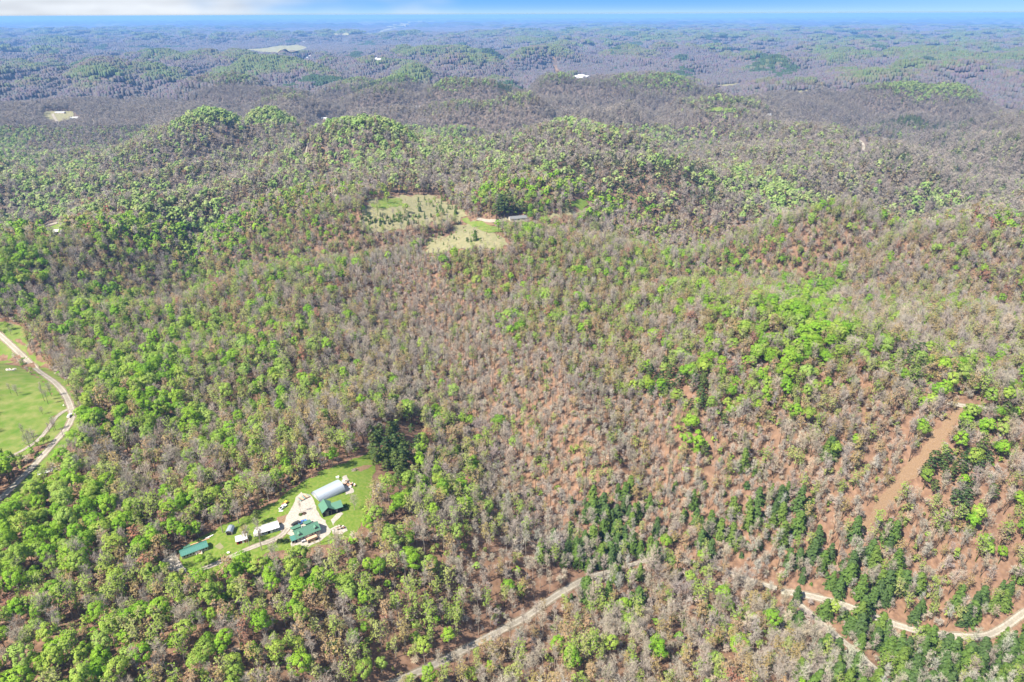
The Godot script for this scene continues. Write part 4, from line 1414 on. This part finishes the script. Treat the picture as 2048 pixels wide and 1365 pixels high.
func make_pine(fine: bool) -> Array:
	var t := Buf.new()
	var w := Buf.new()
	var b := Buf.new()
	var h := 15.0
	t.tube(Vector3(0, -0.5, 0), Vector3(0, h * 0.92, 0), 0.22, 0.05, 6, Color(0.15, 0.1, 0.075))
	var clumps := 26 if fine else 12
	var per := 46 if fine else 12
	for i in clumps:
		var f := (i + 0.5) / clumps
		var y := lerpf(0.36, 0.98, f) * h
		var rad := 3.1 * sqrt(maxf(0.0, 1.0 - pow(maxf(0.0, (f - 0.25) / 0.8), 2.0))) * rv(0.45, 1.0)
		var az := i * 2.4 + rv(-0.4, 0.4)
		var c := Vector3(cos(az) * rad, y, sin(az) * rad)
		t.tube(Vector3(0, y - 0.4, 0), c, 0.06, 0.03, 3, Color(0.15, 0.1, 0.075))
		var cs := rv(0.75, 1.25)
		var tone := rv(0.8, 1.15)
		for k in per:
			var d := rdir()
			d.y = absf(d.y) - 0.25
			var p := c + Vector3(d.x, d.y * 0.6, d.z) * cs * rv(0.5, 1.05)
			var nn := (rdir() + Vector3(0, 0.8, 0)).normalized()
			var sh := (d * 0.6 + Vector3(cos(az), 0.7, sin(az)) * 0.5 + rdir() * 0.25).normalized()
			var sz := 1.0 if fine else 2.0
			b.leaf(p, nn, sh, 0.13 * sz, 0.4 * sz, rv(0, 6), Color.WHITE * (tone * rv(0.75, 1.3)))
	return [t, w, b]


func make_hemlock(fine: bool) -> Array:
	var t := Buf.new()
	var w := Buf.new()
	var b := Buf.new()
	var h := 16.0
	var lean := Vector3(rv(-0.7, 0.7), 0, rv(-0.7, 0.7))
	t.tube(Vector3(0, -0.5, 0), Vector3(0, h * 0.97, 0) + lean, 0.24, 0.03, 6, Color(0.14, 0.105, 0.085))
	var levels := 17 if fine else 8
	for i in levels:
		var f := (i + rv(-0.4, 0.4)) / levels
		var y := lerpf(0.1, 0.97, f) * h
		var rad := 4.5 * pow(1.0 - f * 0.96, 0.62) * rv(0.75, 1.12)
		var n := 7 if fine else 5
		for k in n:
			var az := 2.4 * (k + 3.3 * i) + rv(-0.5, 0.5)
			var o := Vector3(cos(az), 0, sin(az))
			var rr := rad * rv(0.5, 1.25)
			var tone := rv(0.72, 1.25)
			var m := (12 if fine else 5)
			var droop := rv(0.1, 0.45)
			for q in m:
				var s := sqrt((q + 0.8) / m)
				var side := o.cross(Vector3.UP) * rv(-0.42, 0.42) * rr * (1.15 - s * 0.7)
				var p := lean * f * f + Vector3(0, y, 0) + o * rr * s + side + Vector3(0, -droop * rr * s * s + rv(-0.25, 0.25), 0)
				var nn := (Vector3(0, 1, 0) + o * 0.5 + rdir() * 0.5).normalized()
				var sh := (o * 0.7 + Vector3(0, 0.8, 0) + rdir() * 0.4).normalized()
				var sz := 1.0 if fine else 2.1
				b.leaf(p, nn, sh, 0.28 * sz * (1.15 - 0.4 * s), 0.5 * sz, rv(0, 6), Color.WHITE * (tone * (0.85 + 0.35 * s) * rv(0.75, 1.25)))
	return [t, w, b]


func proto_of(shape: String, variant: int, fine: bool) -> Array:
	var key := "%s%d%s" % [shape, variant, "f" if fine else "c"]
	if not protos.has(key):
		var r := []
		match shape:
			"leafing": r = make_leafing(fine)
			"budding": r = make_budding(fine)
			"bare": r = make_bare(fine, variant > 2)
			"pine": r = make_pine(fine)
			"hemlock": r = make_hemlock(fine)
		var whole := ArrayMesh.new()
		r[0].add_to(whole, M.bark)
		var twig_mat: Material = M.twig if shape == "bare" else M.bark_twig
		r[1].add_to(whole, twig_mat)
		r[2].add_to(whole, M.leaf if shape in ["leafing", "budding"] else M.needle)
		protos[key] = [whole, r[0].mesh(M.bark), r[1].mesh(twig_mat) if r[1].v.size() else null, r[2].mesh() if r[2].v.size() else null]
	return protos[key]


func put(key: String, mesh: Mesh, t: Transform3D, c: Color) -> void:
	if not batches.has(key):
		batches[key] = [mesh, [], []]
	batches[key][1].append(t)
	batches[key][2].append(c)


func flush(root_name: String, keys: Array, label: String, category: String) -> void:
	var root := Node3D.new()
	root.name = numbered(root_name)
	add_child(root)
	tag(root, label, category, "", "stuff")
	var k := 0
	for key in keys:
		if not batches.has(key):
			continue
		var b: Array = batches[key]
		var mm := MultiMesh.new()
		mm.transform_format = MultiMesh.TRANSFORM_3D
		mm.use_colors = true
		mm.mesh = b[0]
		mm.instance_count = b[1].size()
		for i in b[1].size():
			mm.set_instance_transform(i, b[1][i])
			mm.set_instance_color(i, b[2][i])
		var o := MultiMeshInstance3D.new()
		o.name = "trees" if k == 0 else "trees_%03d" % k
		o.multimesh = mm
		o.set_meta("kind", "stuff")
		root.add_child(o, true)
		k += 1


func tinted(kind: String) -> Color:
	var list: Array = tints[kind]
	var c: Color = list[rng.randi() % list.size()]
	var v := rv(0.86, 1.14)
	return Color(c.r * v * rv(0.95, 1.06), c.g * v, c.b * v * rv(0.92, 1.1))


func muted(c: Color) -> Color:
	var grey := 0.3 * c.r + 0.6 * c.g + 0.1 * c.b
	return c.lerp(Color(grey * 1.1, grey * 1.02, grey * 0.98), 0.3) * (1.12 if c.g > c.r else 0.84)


func make_forest() -> void:
	var bt := plain("bark_twig", lin(0.3, 0.265, 0.225), 0.95, 0.0, 0.1)
	bt.vertex_color_use_as_albedo = false
	var near := []
	var step := 5.5
	var gz := -100.0
	while gz > -960.0:
		var half := 0.80 * (-gz) + 90.0
		var gx := -half
		while gx < half:
			var x := gx + rv(-2.5, 2.5)
			var z := gz + rv(-2.5, 2.5)
			gx += step
			var d := sqrt(x * x + z * z)
			if d > 960.0 or d < 105.0:
				continue
			near_tree(near, x, z, d)
		gz -= step
	single_trees(near)
	understory()
	near.sort_custom(func(a, b): return a.d < b.d)
	individuals(near)
	for t in near:
		var shape: String = shape_of[t.kind]
		var fine: bool = t.d < 900.0
		var p := proto_of(shape, t.variant, fine)
		put("%s%d%s" % [shape, t.variant, "f" if fine else "c"], p[0], t.at, t.tint)
	var low := []
	for sh in ["leafing", "budding", "bare", "hemlock"]:
		for v in 4:
			low.append("under_%s%d" % [sh, v])
	flush("undergrowth", low, "saplings and shrubs growing low between the near trees", "undergrowth")
	middle_forest()
	for a in [["leafing", "leafing_wood", "woodland of lime-green leafing trees filling in behind the single ones"], ["budding", "budding_wood", "woodland of trees in pale green, ochre and red bud"], ["bare", "bare_wood", "woodland of leafless grey trees over brown leaf litter"], ["pine", "pine_wood", "dark pines scattered through the farther woods"], ["hemlock", "hemlock_wood", "dark conifers in the farther valleys"]]:
		var keys := []
		for v in 6:
			keys.append("%s%df" % [a[0], v])
			keys.append("%s%dc" % [a[0], v])
		flush(a[1], keys, a[2], "woodland")
	far_forest()


func understory() -> void:
	# saplings and shrubs under the near trees
	for i in 30000:
		var az := rv(-0.72, 0.72)
		var d := 130.0 + 760.0 * sqrt(rng.randf())
		var x := sin(az) * d
		var z := -cos(az) * d
		var y := H(x, z)
		var s := survey(x, y, z)
		if s.x < -200.0 or s.x > 2250.0 or s.y > 1600.0 or is_open(x, y, z, 3.5):
			continue
		var code := cover_at(s + Vector2(rv(-30, 30), rv(-22, 22)))
		var u := rng.randf()
		var kind := "B"
		if code in ["g", "l", "y"]:
			kind = "L" if u < 0.3 else ("G" if u < 0.7 else "B")
		elif code in ["m", "o", "q"]:
			kind = "L" if u < 0.12 else ("G" if u < 0.5 else ("O" if u < 0.7 else "B"))
		elif code in ["h", "j"]:
			kind = "H" if u < 0.25 else "B"
		elif u < 0.25:
			kind = "G"
		var sh: String = shape_of[kind]
		var size := rv(0.2, 0.5)
		var variant := rng.randi() % 4
		var b := Basis(Vector3.UP, rv(0, TAU)).scaled(Vector3(size * 1.25, size * rv(0.7, 1.0), size * 1.25))
		put("under_%s%d" % [sh, variant], proto_of(sh, variant, false)[0], Transform3D(b, Vector3(x, y - 0.2, z)), tinted(kind))


func near_tree(near: Array, x: float, z: float, d: float) -> void:
	var y := H(x, z)
	var s := survey(x, y, z)
	if s.x < -330.0 or s.x > 2380.0 or s.y > 1700.0:
		return
	var wob := Vector2(n_veg.get_noise_2d(x * 3.0, z * 3.0), n_veg2.get_noise_2d(x * 4.0, z * 4.0)) * 60.0
	var code := cover_at(s + wob + Vector2(rv(-26, 26), rv(-20, 20)))
	var mix: Array = mixes[code]
	if rng.randf() > mix[0]:
		return
	var kind := pick(mix[1])
	var q := n_veg.get_noise_2d(x * 2.2, z * 2.2)
	if kind == "B" and q > 0.3 and code in ["m", "l"] and rng.randf() < 0.25:
		kind = "L"
	elif kind == "L" and q < -0.25 and code in ["m", "l"] and rng.randf() < 0.6:
		kind = "B"
	var size := rv(0.6, 1.12)
	if code == "s" or code == "j":
		size *= 0.92
	if kind == "H":
		size = rv(0.65, 1.3)
	if kind == "P":
		size = rv(0.7, 1.05)
	var tall := 16.0 * size
	if is_open(x, y, z, tall):
		if is_open(x, y, z, 3.5) or rng.randf() < 0.6:
			return
		size *= 0.42
		tall *= 0.42
		if is_open(x, y, z, tall):
			return
	var row := tree_row(kind, x, y, z, size, d, s)
	if shape_of[kind] == "bare":
		row.variant = rng.randi() % 3 + (3 if code in ["s", "j", "y", "h"] or rng.randf() < 0.2 else 0)
	near.append(row)


func tree_row(kind: String, x: float, y: float, z: float, size: float, d: float, s: Vector2) -> Dictionary:
	var b := Basis(Vector3.UP, rv(0, TAU)).scaled(Vector3(size * rv(0.9, 1.12), size * rv(0.88, 1.15), size * rv(0.9, 1.12)))
	var variants := {"leafing": 5, "budding": 4, "bare": 6, "pine": 4, "hemlock": 4}
	return {"kind": kind, "at": Transform3D(b, Vector3(x, y - 0.1, z)), "d": sqrt(d * d + (HC - y) * (HC - y)), "s": s, "size": size, "variant": rng.randi() % int(variants[shape_of[kind]]), "tint": tinted(kind)}


func plant(near: Array, kind: String, px: float, py: float, size: float) -> void:
	var p := gp(px, py)
	near.append(tree_row(kind, p.x, p.y, p.z, size, Vector2(p.x, p.z).length(), Vector2(px, py)))


func single_trees(near: Array) -> void:
	# trees that stand by themselves or in rows: kind, foot column, foot row, size
	for t in [["B", 476, 1046, 0.95], ["B", 444, 1064, 0.9], ["P", 515, 1048, 0.62], ["B", 497, 1090, 0.7], ["O", 492, 1086, 0.62], ["B", 522, 1100, 0.95], ["L", 782, 1106, 0.95], ["B", 708, 1020, 0.6],
			["B", 600, 1024, 0.42], ["B", 338, 1140, 0.7], ["B", 352, 1142, 0.62], ["L", 416, 1128, 0.5], ["L", 402, 1134, 0.48], ["G", 452, 1136, 0.55], ["L", 590, 1172, 0.95], ["L", 545, 1168, 0.9], ["L", 505, 1165, 0.85],
			["H", 952, 482, 0.95], ["B", 946, 526, 1.0], ["P", 994, 442, 1.7], ["P", 1002, 441, 2.0], ["P", 1010, 440, 2.1], ["P", 1018, 438, 2.1], ["P", 1007, 437, 2.0], ["P", 999, 438, 1.8],
			["H", 1268, 1042, 0.9], ["H", 1262, 1054, 0.85], ["H", 1275, 1034, 0.8], ["H", 1655, 918, 1.2], ["H", 1648, 924, 1.0], ["H", 1664, 920, 0.9], ["H", 1540, 1000, 0.8], ["H", 1420, 1060, 1.0], ["H", 1412, 1075, 0.9], ["H", 1438, 1082, 1.05],
			["H", 1720, 1250, 1.25], ["H", 1935, 1250, 1.2], ["H", 1922, 1256, 1.0], ["H", 1945, 1225, 0.9], ["H", 1825, 1250, 0.8], ["H", 1590, 1208, 0.8], ["L", 1660, 1240, 0.8], ["L", 940, 860, 0.8], ["L", 925, 860, 0.85], ["B", 110, 858, 0.6], ["B", 72, 890, 0.7], ["B", 62, 900, 0.75], ["B", 88, 800, 0.6], ["B", 102, 790, 0.6], ["B", 96, 806, 0.6]]:
		plant(near, t[0], t[1], t[2], t[3])
	for i in 44:  # the pine grove at the lawn's upper end
		plant(near, "P", 746 + rv(0, 62) + rv(0, 40) * (i % 2), 915 + rv(-18, 75), rv(0.8, 1.08))
	for i in 12:
		plant(near, "P", 720 + rv(0, 110), 885 + rv(-14, 4), rv(0.7, 0.95))
	for i in 26:  # young cedars in the hilltop fields
		plant(near, "H", 838 + rv(0, 110), 470 + rv(0, 24), rv(0.2, 0.36))
	for i in 60:
		plant(near, "H", 722 + rv(0, 130), 432 + rv(0, 20), rv(0.2, 0.42))
	for i in 44:
		plant(near, "H", 835 + rv(0, 80), 395 + rv(0, 40), rv(0.22, 0.5))
	for i in 16:
		plant(near, ["B", "G", "B", "L"][rng.randi() % 4], 745 + rv(0, 165), 400 + rv(0, 45), rv(0.5, 0.9))
	for i in 230:  # scrub on the hilltop
		var q := rng.randi() % 3
		var px := rv(840, 1020) if q == 0 else (rv(716, 835) if q == 1 else rv(745, 925))
		var py := rv(455, 500) if q == 0 else (rv(432, 460) if q == 1 else rv(394, 445))
		plant(near, ["G", "B", "O", "L"][rng.randi() % 4], px, py, rv(0.14, 0.34))
	for i in 60:  # brush on the meadow above the left road
		plant(near, ["G", "B", "B", "L", "O"][rng.randi() % 5], rv(-60, 85), rv(604, 672), rv(0.2, 0.5))
	for i in 12:
		plant(near, "B", rv(-40, 110), rv(775, 905), rv(0.3, 0.6))
	for i in 10:
		plant(near, "P", 1030 + i * 7 + rv(-2, 2), 430 - i * 0.6, rv(0.7, 1.0))


func individuals(near: Array) -> void:
	var named := {"leafing": ["leafing_tree", "leafing trees of the near woods"], "budding": ["budding_tree", "budding trees of the near woods"], "bare": ["bare_tree", "bare trees of the near woods"], "pine": ["pine_tree", "pines by the farm and on the slopes"], "hemlock": ["hemlock_tree", "hemlocks of the near valley"]}
	var cat := {"leafing": "leafing tree", "budding": "budding tree", "bare": "bare tree", "pine": "pine tree", "hemlock": "hemlock tree"}
	var most := {"leafing": 300, "budding": 240, "bare": 300, "pine": 150, "hemlock": 240}
	var words := {"L": "lime-green leafing tree", "G": "pale olive-green budding tree", "O": "tan budding tree", "R": "reddish budding tree", "B": "bare grey tree", "W": "bare whitish sycamore tree", "P": "dark green pine", "H": "dark green hemlock"}
	var spots := [[388, 1100, "the long teal-roofed house"], [482, 1082, "the red shed"], [612, 1068, "the farmhouse"], [655, 1025, "the black barn"], [655, 985, "the arched metal shed"], [790, 886, "the lawn's pointed end"], [538, 1060, "the long white-roofed shed"], [382, 1150, "the driveway's lower end"], [140, 832, "the white car on the road"], [15, 735, "the pasture's stone heap"], [100, 944, "the half-hidden mobile home"], [1172, 1159, "the far end of the straight road"], [960, 1283, "the middle of the straight road"], [800, 1362, "the near end of the straight road"], [1925, 819, "the top of the cleared strip"], [1830, 950, "the middle of the cleared strip"], [1735, 1065, "the foot of the cleared strip"], [1660, 1110, "the leafy floor below the strip"], [1612, 1196, "the valley tracks' fork"], [1700, 1300, "the lower track among hemlocks"], [1860, 1270, "the valley road's bend"], [2010, 1256, "the valley road by the right edge"], [790, 1196, "the reddish woods opening"], [30, 1340, "the photo's lower left corner"], [300, 1350, "the bottom edge below the long house"], [560, 1340, "the bottom edge below the farmhouse"], [1100, 1350, "the bottom edge past the road"], [1400, 1345, "the bottom edge below the gravel bend"], [1800, 1350, "the bottom edge by the lower track"], [20, 1150, "the left edge near the driveway"], [200, 1000, "the lime wood beside the lawn"], [300, 820, "the lime wood above the lawn"], [1050, 1000, "the brown slope beside the pine grove"], [1300, 900, "the photo's centre-right brown slope"], [1268, 1040, "the lone leaning hemlock"], [1655, 915, "the lone hemlock on the brown slope"], [1430, 770, "the pine stand on the ridge"], [2020, 1000, "the right edge near the strip"], [200, 1200, "the woods left of the driveway's end"], [420, 1230, "the woods below the driveway"], [640, 1220, "the woods below the farmhouse"], [950, 1120, "the thin woods above the straight road"], [1350, 1150, "the white gravel bend in the woods"], [951, 478, "the lone cedar in the tan field"], [1006, 430, "the hilltop house's tall pines"], [790, 445, "the upper cedar field"], [880, 480, "the lower cedar field"]]
	var ord := []
	for k in 66:
		var ones := ["th", "first", "second", "third", "fourth", "fifth", "sixth", "seventh", "eighth", "ninth", "tenth", "eleventh", "twelfth", "thirteenth", "fourteenth", "fifteenth", "sixteenth", "seventeenth", "eighteenth", "nineteenth", "twentieth"]
		var tens := ["", "", "twenty", "thirty", "forty", "fifty", "sixty"]
		var even := ["", "", "twentieth", "thirtieth", "fortieth", "fiftieth", "sixtieth"]
		var q := k + 1
		ord.append("" if k == 0 else ((ones[q] if q <= 20 else (even[mini(q / 10, 6)] if q % 10 == 0 else tens[mini(q / 10, 6)] + "-" + ones[q % 10])) + " "))
	var chosen := []
	var rest := []
	for t in near:
		var sh: String = shape_of[t.kind]
		if most[sh] > 0 and t.s.x > -10.0 and t.s.x < 2058.0 and t.s.y < 1400.0 and (t.d < 700.0 or sh in ["pine", "hemlock"]):
			most[sh] -= 1
			chosen.append(t)
		else:
			rest.append(t)
	near.clear()
	near.append_array(rest)
	var heap := {}
	for t in chosen:
		var best := 1e9
		var at := 0
		for i in spots.size():
			var dd: float = t.s.distance_to(Vector2(spots[i][0], spots[i][1]))
			if dd < best:
				best = dd
				at = i
		var dx: float = t.s.x - spots[at][0]
		var dy: float = t.s.y - spots[at][1]
		var side := ""
		if absf(dx) > absf(dy):
			side = "right of" if dx > 0.0 else "left of"
		else:
			side = "below" if dy > 0.0 else "above"
		var big := "tall " if t.size > 1.02 else ("small " if t.size < 0.8 else "")
		var key := "%s%s|%s|%s" % [big, words[t.kind], side, spots[at][2]]
		if not heap.has(key):
			heap[key] = []
		heap[key].append([best, t])
	for key in heap:
		var list: Array = heap[key]
		list.sort_custom(func(a, b): return a[0] < b[0])
		var w: PackedStringArray = key.split("|")
		for i in list.size():
			list[i][1].label = "%s, %snearest %s %s" % [w[0], ord[mini(i, 65)] if list.size() > 1 else "", w[1], w[2]]
	var mats := {}
	var made := {}
	for t in chosen:
		var sh: String = shape_of[t.kind]
		var p := proto_of(sh, t.variant, true)
		var mk := "%s%d" % [t.kind, rng.randi() % tints[t.kind].size()]
		if not mats.has(mk):
			var base: Material = M.twig if sh == "bare" else (M.leaf if sh in ["leafing", "budding"] else M.needle)
			var m: StandardMaterial3D = base.duplicate()
			m.resource_name = "tinted_" + base.resource_name
			m.albedo_color = tints[t.kind][int(mk.substr(1))].linear_to_srgb()
			mats[mk] = m
		var mat: Material = mats[mk]
		var key := "%s%d" % [sh, t.variant]
		var o: Node3D
		if made.has(key):
			o = made[key].duplicate()
		else:
			o = Node3D.new()
			part("trunk", p[1], M.bark, o)
			if p[2]:
				part("twigs" if sh == "bare" else "branches", p[2], M.bark_twig, o)
			if p[3]:
				part("crown", p[3], null, o)
			made[key] = o.duplicate()
		o.name = numbered(named[sh][0])
		add_child(o)
		o.transform = t.at
		for c in o.get_children():
			if c.name == "crown" or c.name == "twigs":
				c.material_override = mat
		tag(o, t.label, cat[sh], named[sh][1])


func middle_forest() -> void:
	var gz := -500.0
	while gz > -2650.0:
		var step := 7.4 if gz > -1700.0 else 8.4
		var half := 0.79 * (-gz) + 90.0
		var gx := -half
		while gx < half:
			var x := gx + rv(-3.6, 3.6)
			var z := gz + rv(-3.6, 3.6)
			gx += step
			var d := sqrt(x * x + z * z)
			if d <= 960.0 or d > 2700.0:
				continue
			var y := H(x, z)
			var s := survey(x, y, z)
			if s.x < -120.0 or s.x > 2170.0:
				continue
			var kind := ""
			if s.y > 262.0:
				var wob := Vector2(n_veg.get_noise_2d(x * 2.0, z * 2.0), 0.5 * n_veg2.get_noise_2d(x * 2.0, z * 2.0)) * 70.0
				var mix: Array = mixes[cover_at(s + wob + Vector2(rv(-26, 26), rv(-20, 20)))]
				if rng.randf() > mix[0] + 0.08:
					continue
				kind = pick(mix[1])
				if kind == "W":
					kind = "B"
			else:
				if rng.randf() > 0.93:
					continue
				kind = wild_kind(x, y, z)
			var size := rv(0.95, 1.4)
			if kind == "H" or kind == "P":
				size *= 0.9
			if is_open(x, y, z, 15.0 * size):
				continue
			var sh: String = shape_of[kind]
			var variant := rng.randi() % 4
			var b := Basis(Vector3.UP, rv(0, TAU)).scaled(Vector3(size, size * rv(0.85, 1.1), size))
			put("%s%dc" % [sh, variant], proto_of(sh, variant, false)[0], Transform3D(b, Vector3(x, y - 0.2, z)), muted(tinted(kind)) * lerpf(0.98, 0.78, smoothstep(1400.0, 2600.0, d)))  # tint greyed and darkened with distance, standing in for haze
		gz -= step


func wild_kind(x: float, y: float, z: float, loose := 0.75) -> String:
	# green along the crests, bare grey on the slopes, conifers here and there
	var g := n_veg.get_noise_2d(x * 0.45, z * 0.3) * 0.75 + clampf((y - 8.0) / 55.0, -0.8, 0.55)
	var c := n_veg2.get_noise_2d(x * 0.8 + 500.0, z * 0.5)
	if c > 0.42 and rng.randf() < 0.8:
		return "H" if y < -20.0 else "P"
	var u := (rng.randf() - 0.5) * loose + g
	if u > 0.5:
		return "L"
	if u > 0.27:
		return "G"
	if u > 0.14:
		return "O"
	return "B"


func canopy_patch(size: float, crowns: int, r: float, cone: bool) -> ArrayMesh:
	# a stand of low crowns for hills kilometres away
	var b := Buf.new()
	for i in crowns:
		var side := int(ceil(sqrt(crowns)))
		var cell := size / side
		var cx := ((i % side) + 0.5 + rv(-0.3, 0.3)) * cell - size * 0.5
		var cz := ((i / side) + 0.5 + rv(-0.3, 0.3)) * cell - size * 0.5
		var top := rv(12.5, 15.5) * (1.0 if r < 10.0 else 1.1)
		var cr := r * rv(0.75, 1.25)
		var tone := Color(rv(0.8, 1.18), rv(0.82, 1.16), rv(0.75, 1.2))
		var rings := [[0.0, top, 0.0], [0.55 if not cone else 0.35, top - cr * 0.14, 0.5], [1.0, top - cr * 0.5, 1.0], [0.8, -2.0, 1.2]]
		var n := 7
		var pts_ := []
		for q in rings:
			var ring := []
			for k in n:
				var a: float = TAU * (k + 0.5 * q[2]) / n
				var j: float = rv(0.8, 1.2)
				ring.append(Vector3(cx + cos(a) * cr * q[0] * j, q[1] + (rv(-0.12, 0.12) * cr if q[1] > 0.0 and q[0] > 0.0 else 0.0), cz + sin(a) * cr * q[0] * j))
			pts_.append(ring)
		var mid := Vector3(cx, top - cr * 1.1, cz)
		for q in 3:
			for k in n:
				var p0: Vector3 = pts_[q][k]
				var p1: Vector3 = pts_[q][(k + 1) % n]
				var p2: Vector3 = pts_[q + 1][(k + 1) % n]
				var p3: Vector3 = pts_[q + 1][k]
				if q > 0:
					b.tri(p0, p1, p2, (p0 - mid).normalized(), (p1 - mid).normalized(), ((p2 - mid) * Vector3(1, 0.15, 1) + Vector3(0, 0.35 * cr, 0)).normalized(), tone)
				b.tri(p0, p2, p3, (p0 - mid).normalized() if q > 0 else Vector3.UP, ((p2 - mid) * Vector3(1, 0.15, 1) + Vector3(0, 0.35 * cr, 0)).normalized(), ((p3 - mid) * Vector3(1, 0.15, 1) + Vector3(0, 0.35 * cr, 0)).normalized(), tone)
	return b.mesh(M.canopy)


func far_forest() -> void:
	var tone := {"L": Color(0.076, 0.1, 0.044), "G": Color(0.084, 0.094, 0.058), "O": Color(0.096, 0.087, 0.07), "B": Color(0.089, 0.081, 0.085), "P": Color(0.032, 0.055, 0.026), "H": Color(0.032, 0.055, 0.026)}  # haze put into these colours: darker and more violet than near trees
	var bands := [[2600.0, 5200.0, 21.0, 9, 5.6, 0], [5200.0, 9500.0, 40.0, 16, 7.8, 1], [9500.0, 16000.0, 90.0, 49, 10.5, 2]]
	for band in bands:
		var meshes := []
		for k in 3:
			meshes.append(canopy_patch(band[2] * 1.3, band[3], band[4], false))
		var gz: float = -band[0] * 0.72
		while gz > -band[1]:
			var half := 0.78 * (-gz) + 160.0
			var gx := -half
			while gx < half:
				var x: float = gx + rv(-0.4, 0.4) * band[2]
				var z: float = gz + rv(-0.4, 0.4) * band[2]
				gx += band[2]
				var d := sqrt(x * x + z * z)
				if d < band[0] or d > band[1]:
					continue
				var y := H(x, z)
				if is_open(x, y, z, 11.0):
					continue
				var kind := wild_kind(x, y, z, 0.45)
				var v := rv(0.9, 1.1)
				var k := rng.randi() % 3
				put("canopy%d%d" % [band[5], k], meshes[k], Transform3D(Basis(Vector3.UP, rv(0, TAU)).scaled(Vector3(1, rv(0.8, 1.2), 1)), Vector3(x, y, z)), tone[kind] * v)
			gz -= band[2]
	var keys := []
	for b in 3:
		for k in 3:
			keys.append("canopy%d%d" % [b, k])
	flush("distant_forest", keys, "forest canopy on the far hills, green and haze-toned grey, fading into haze", "forest")
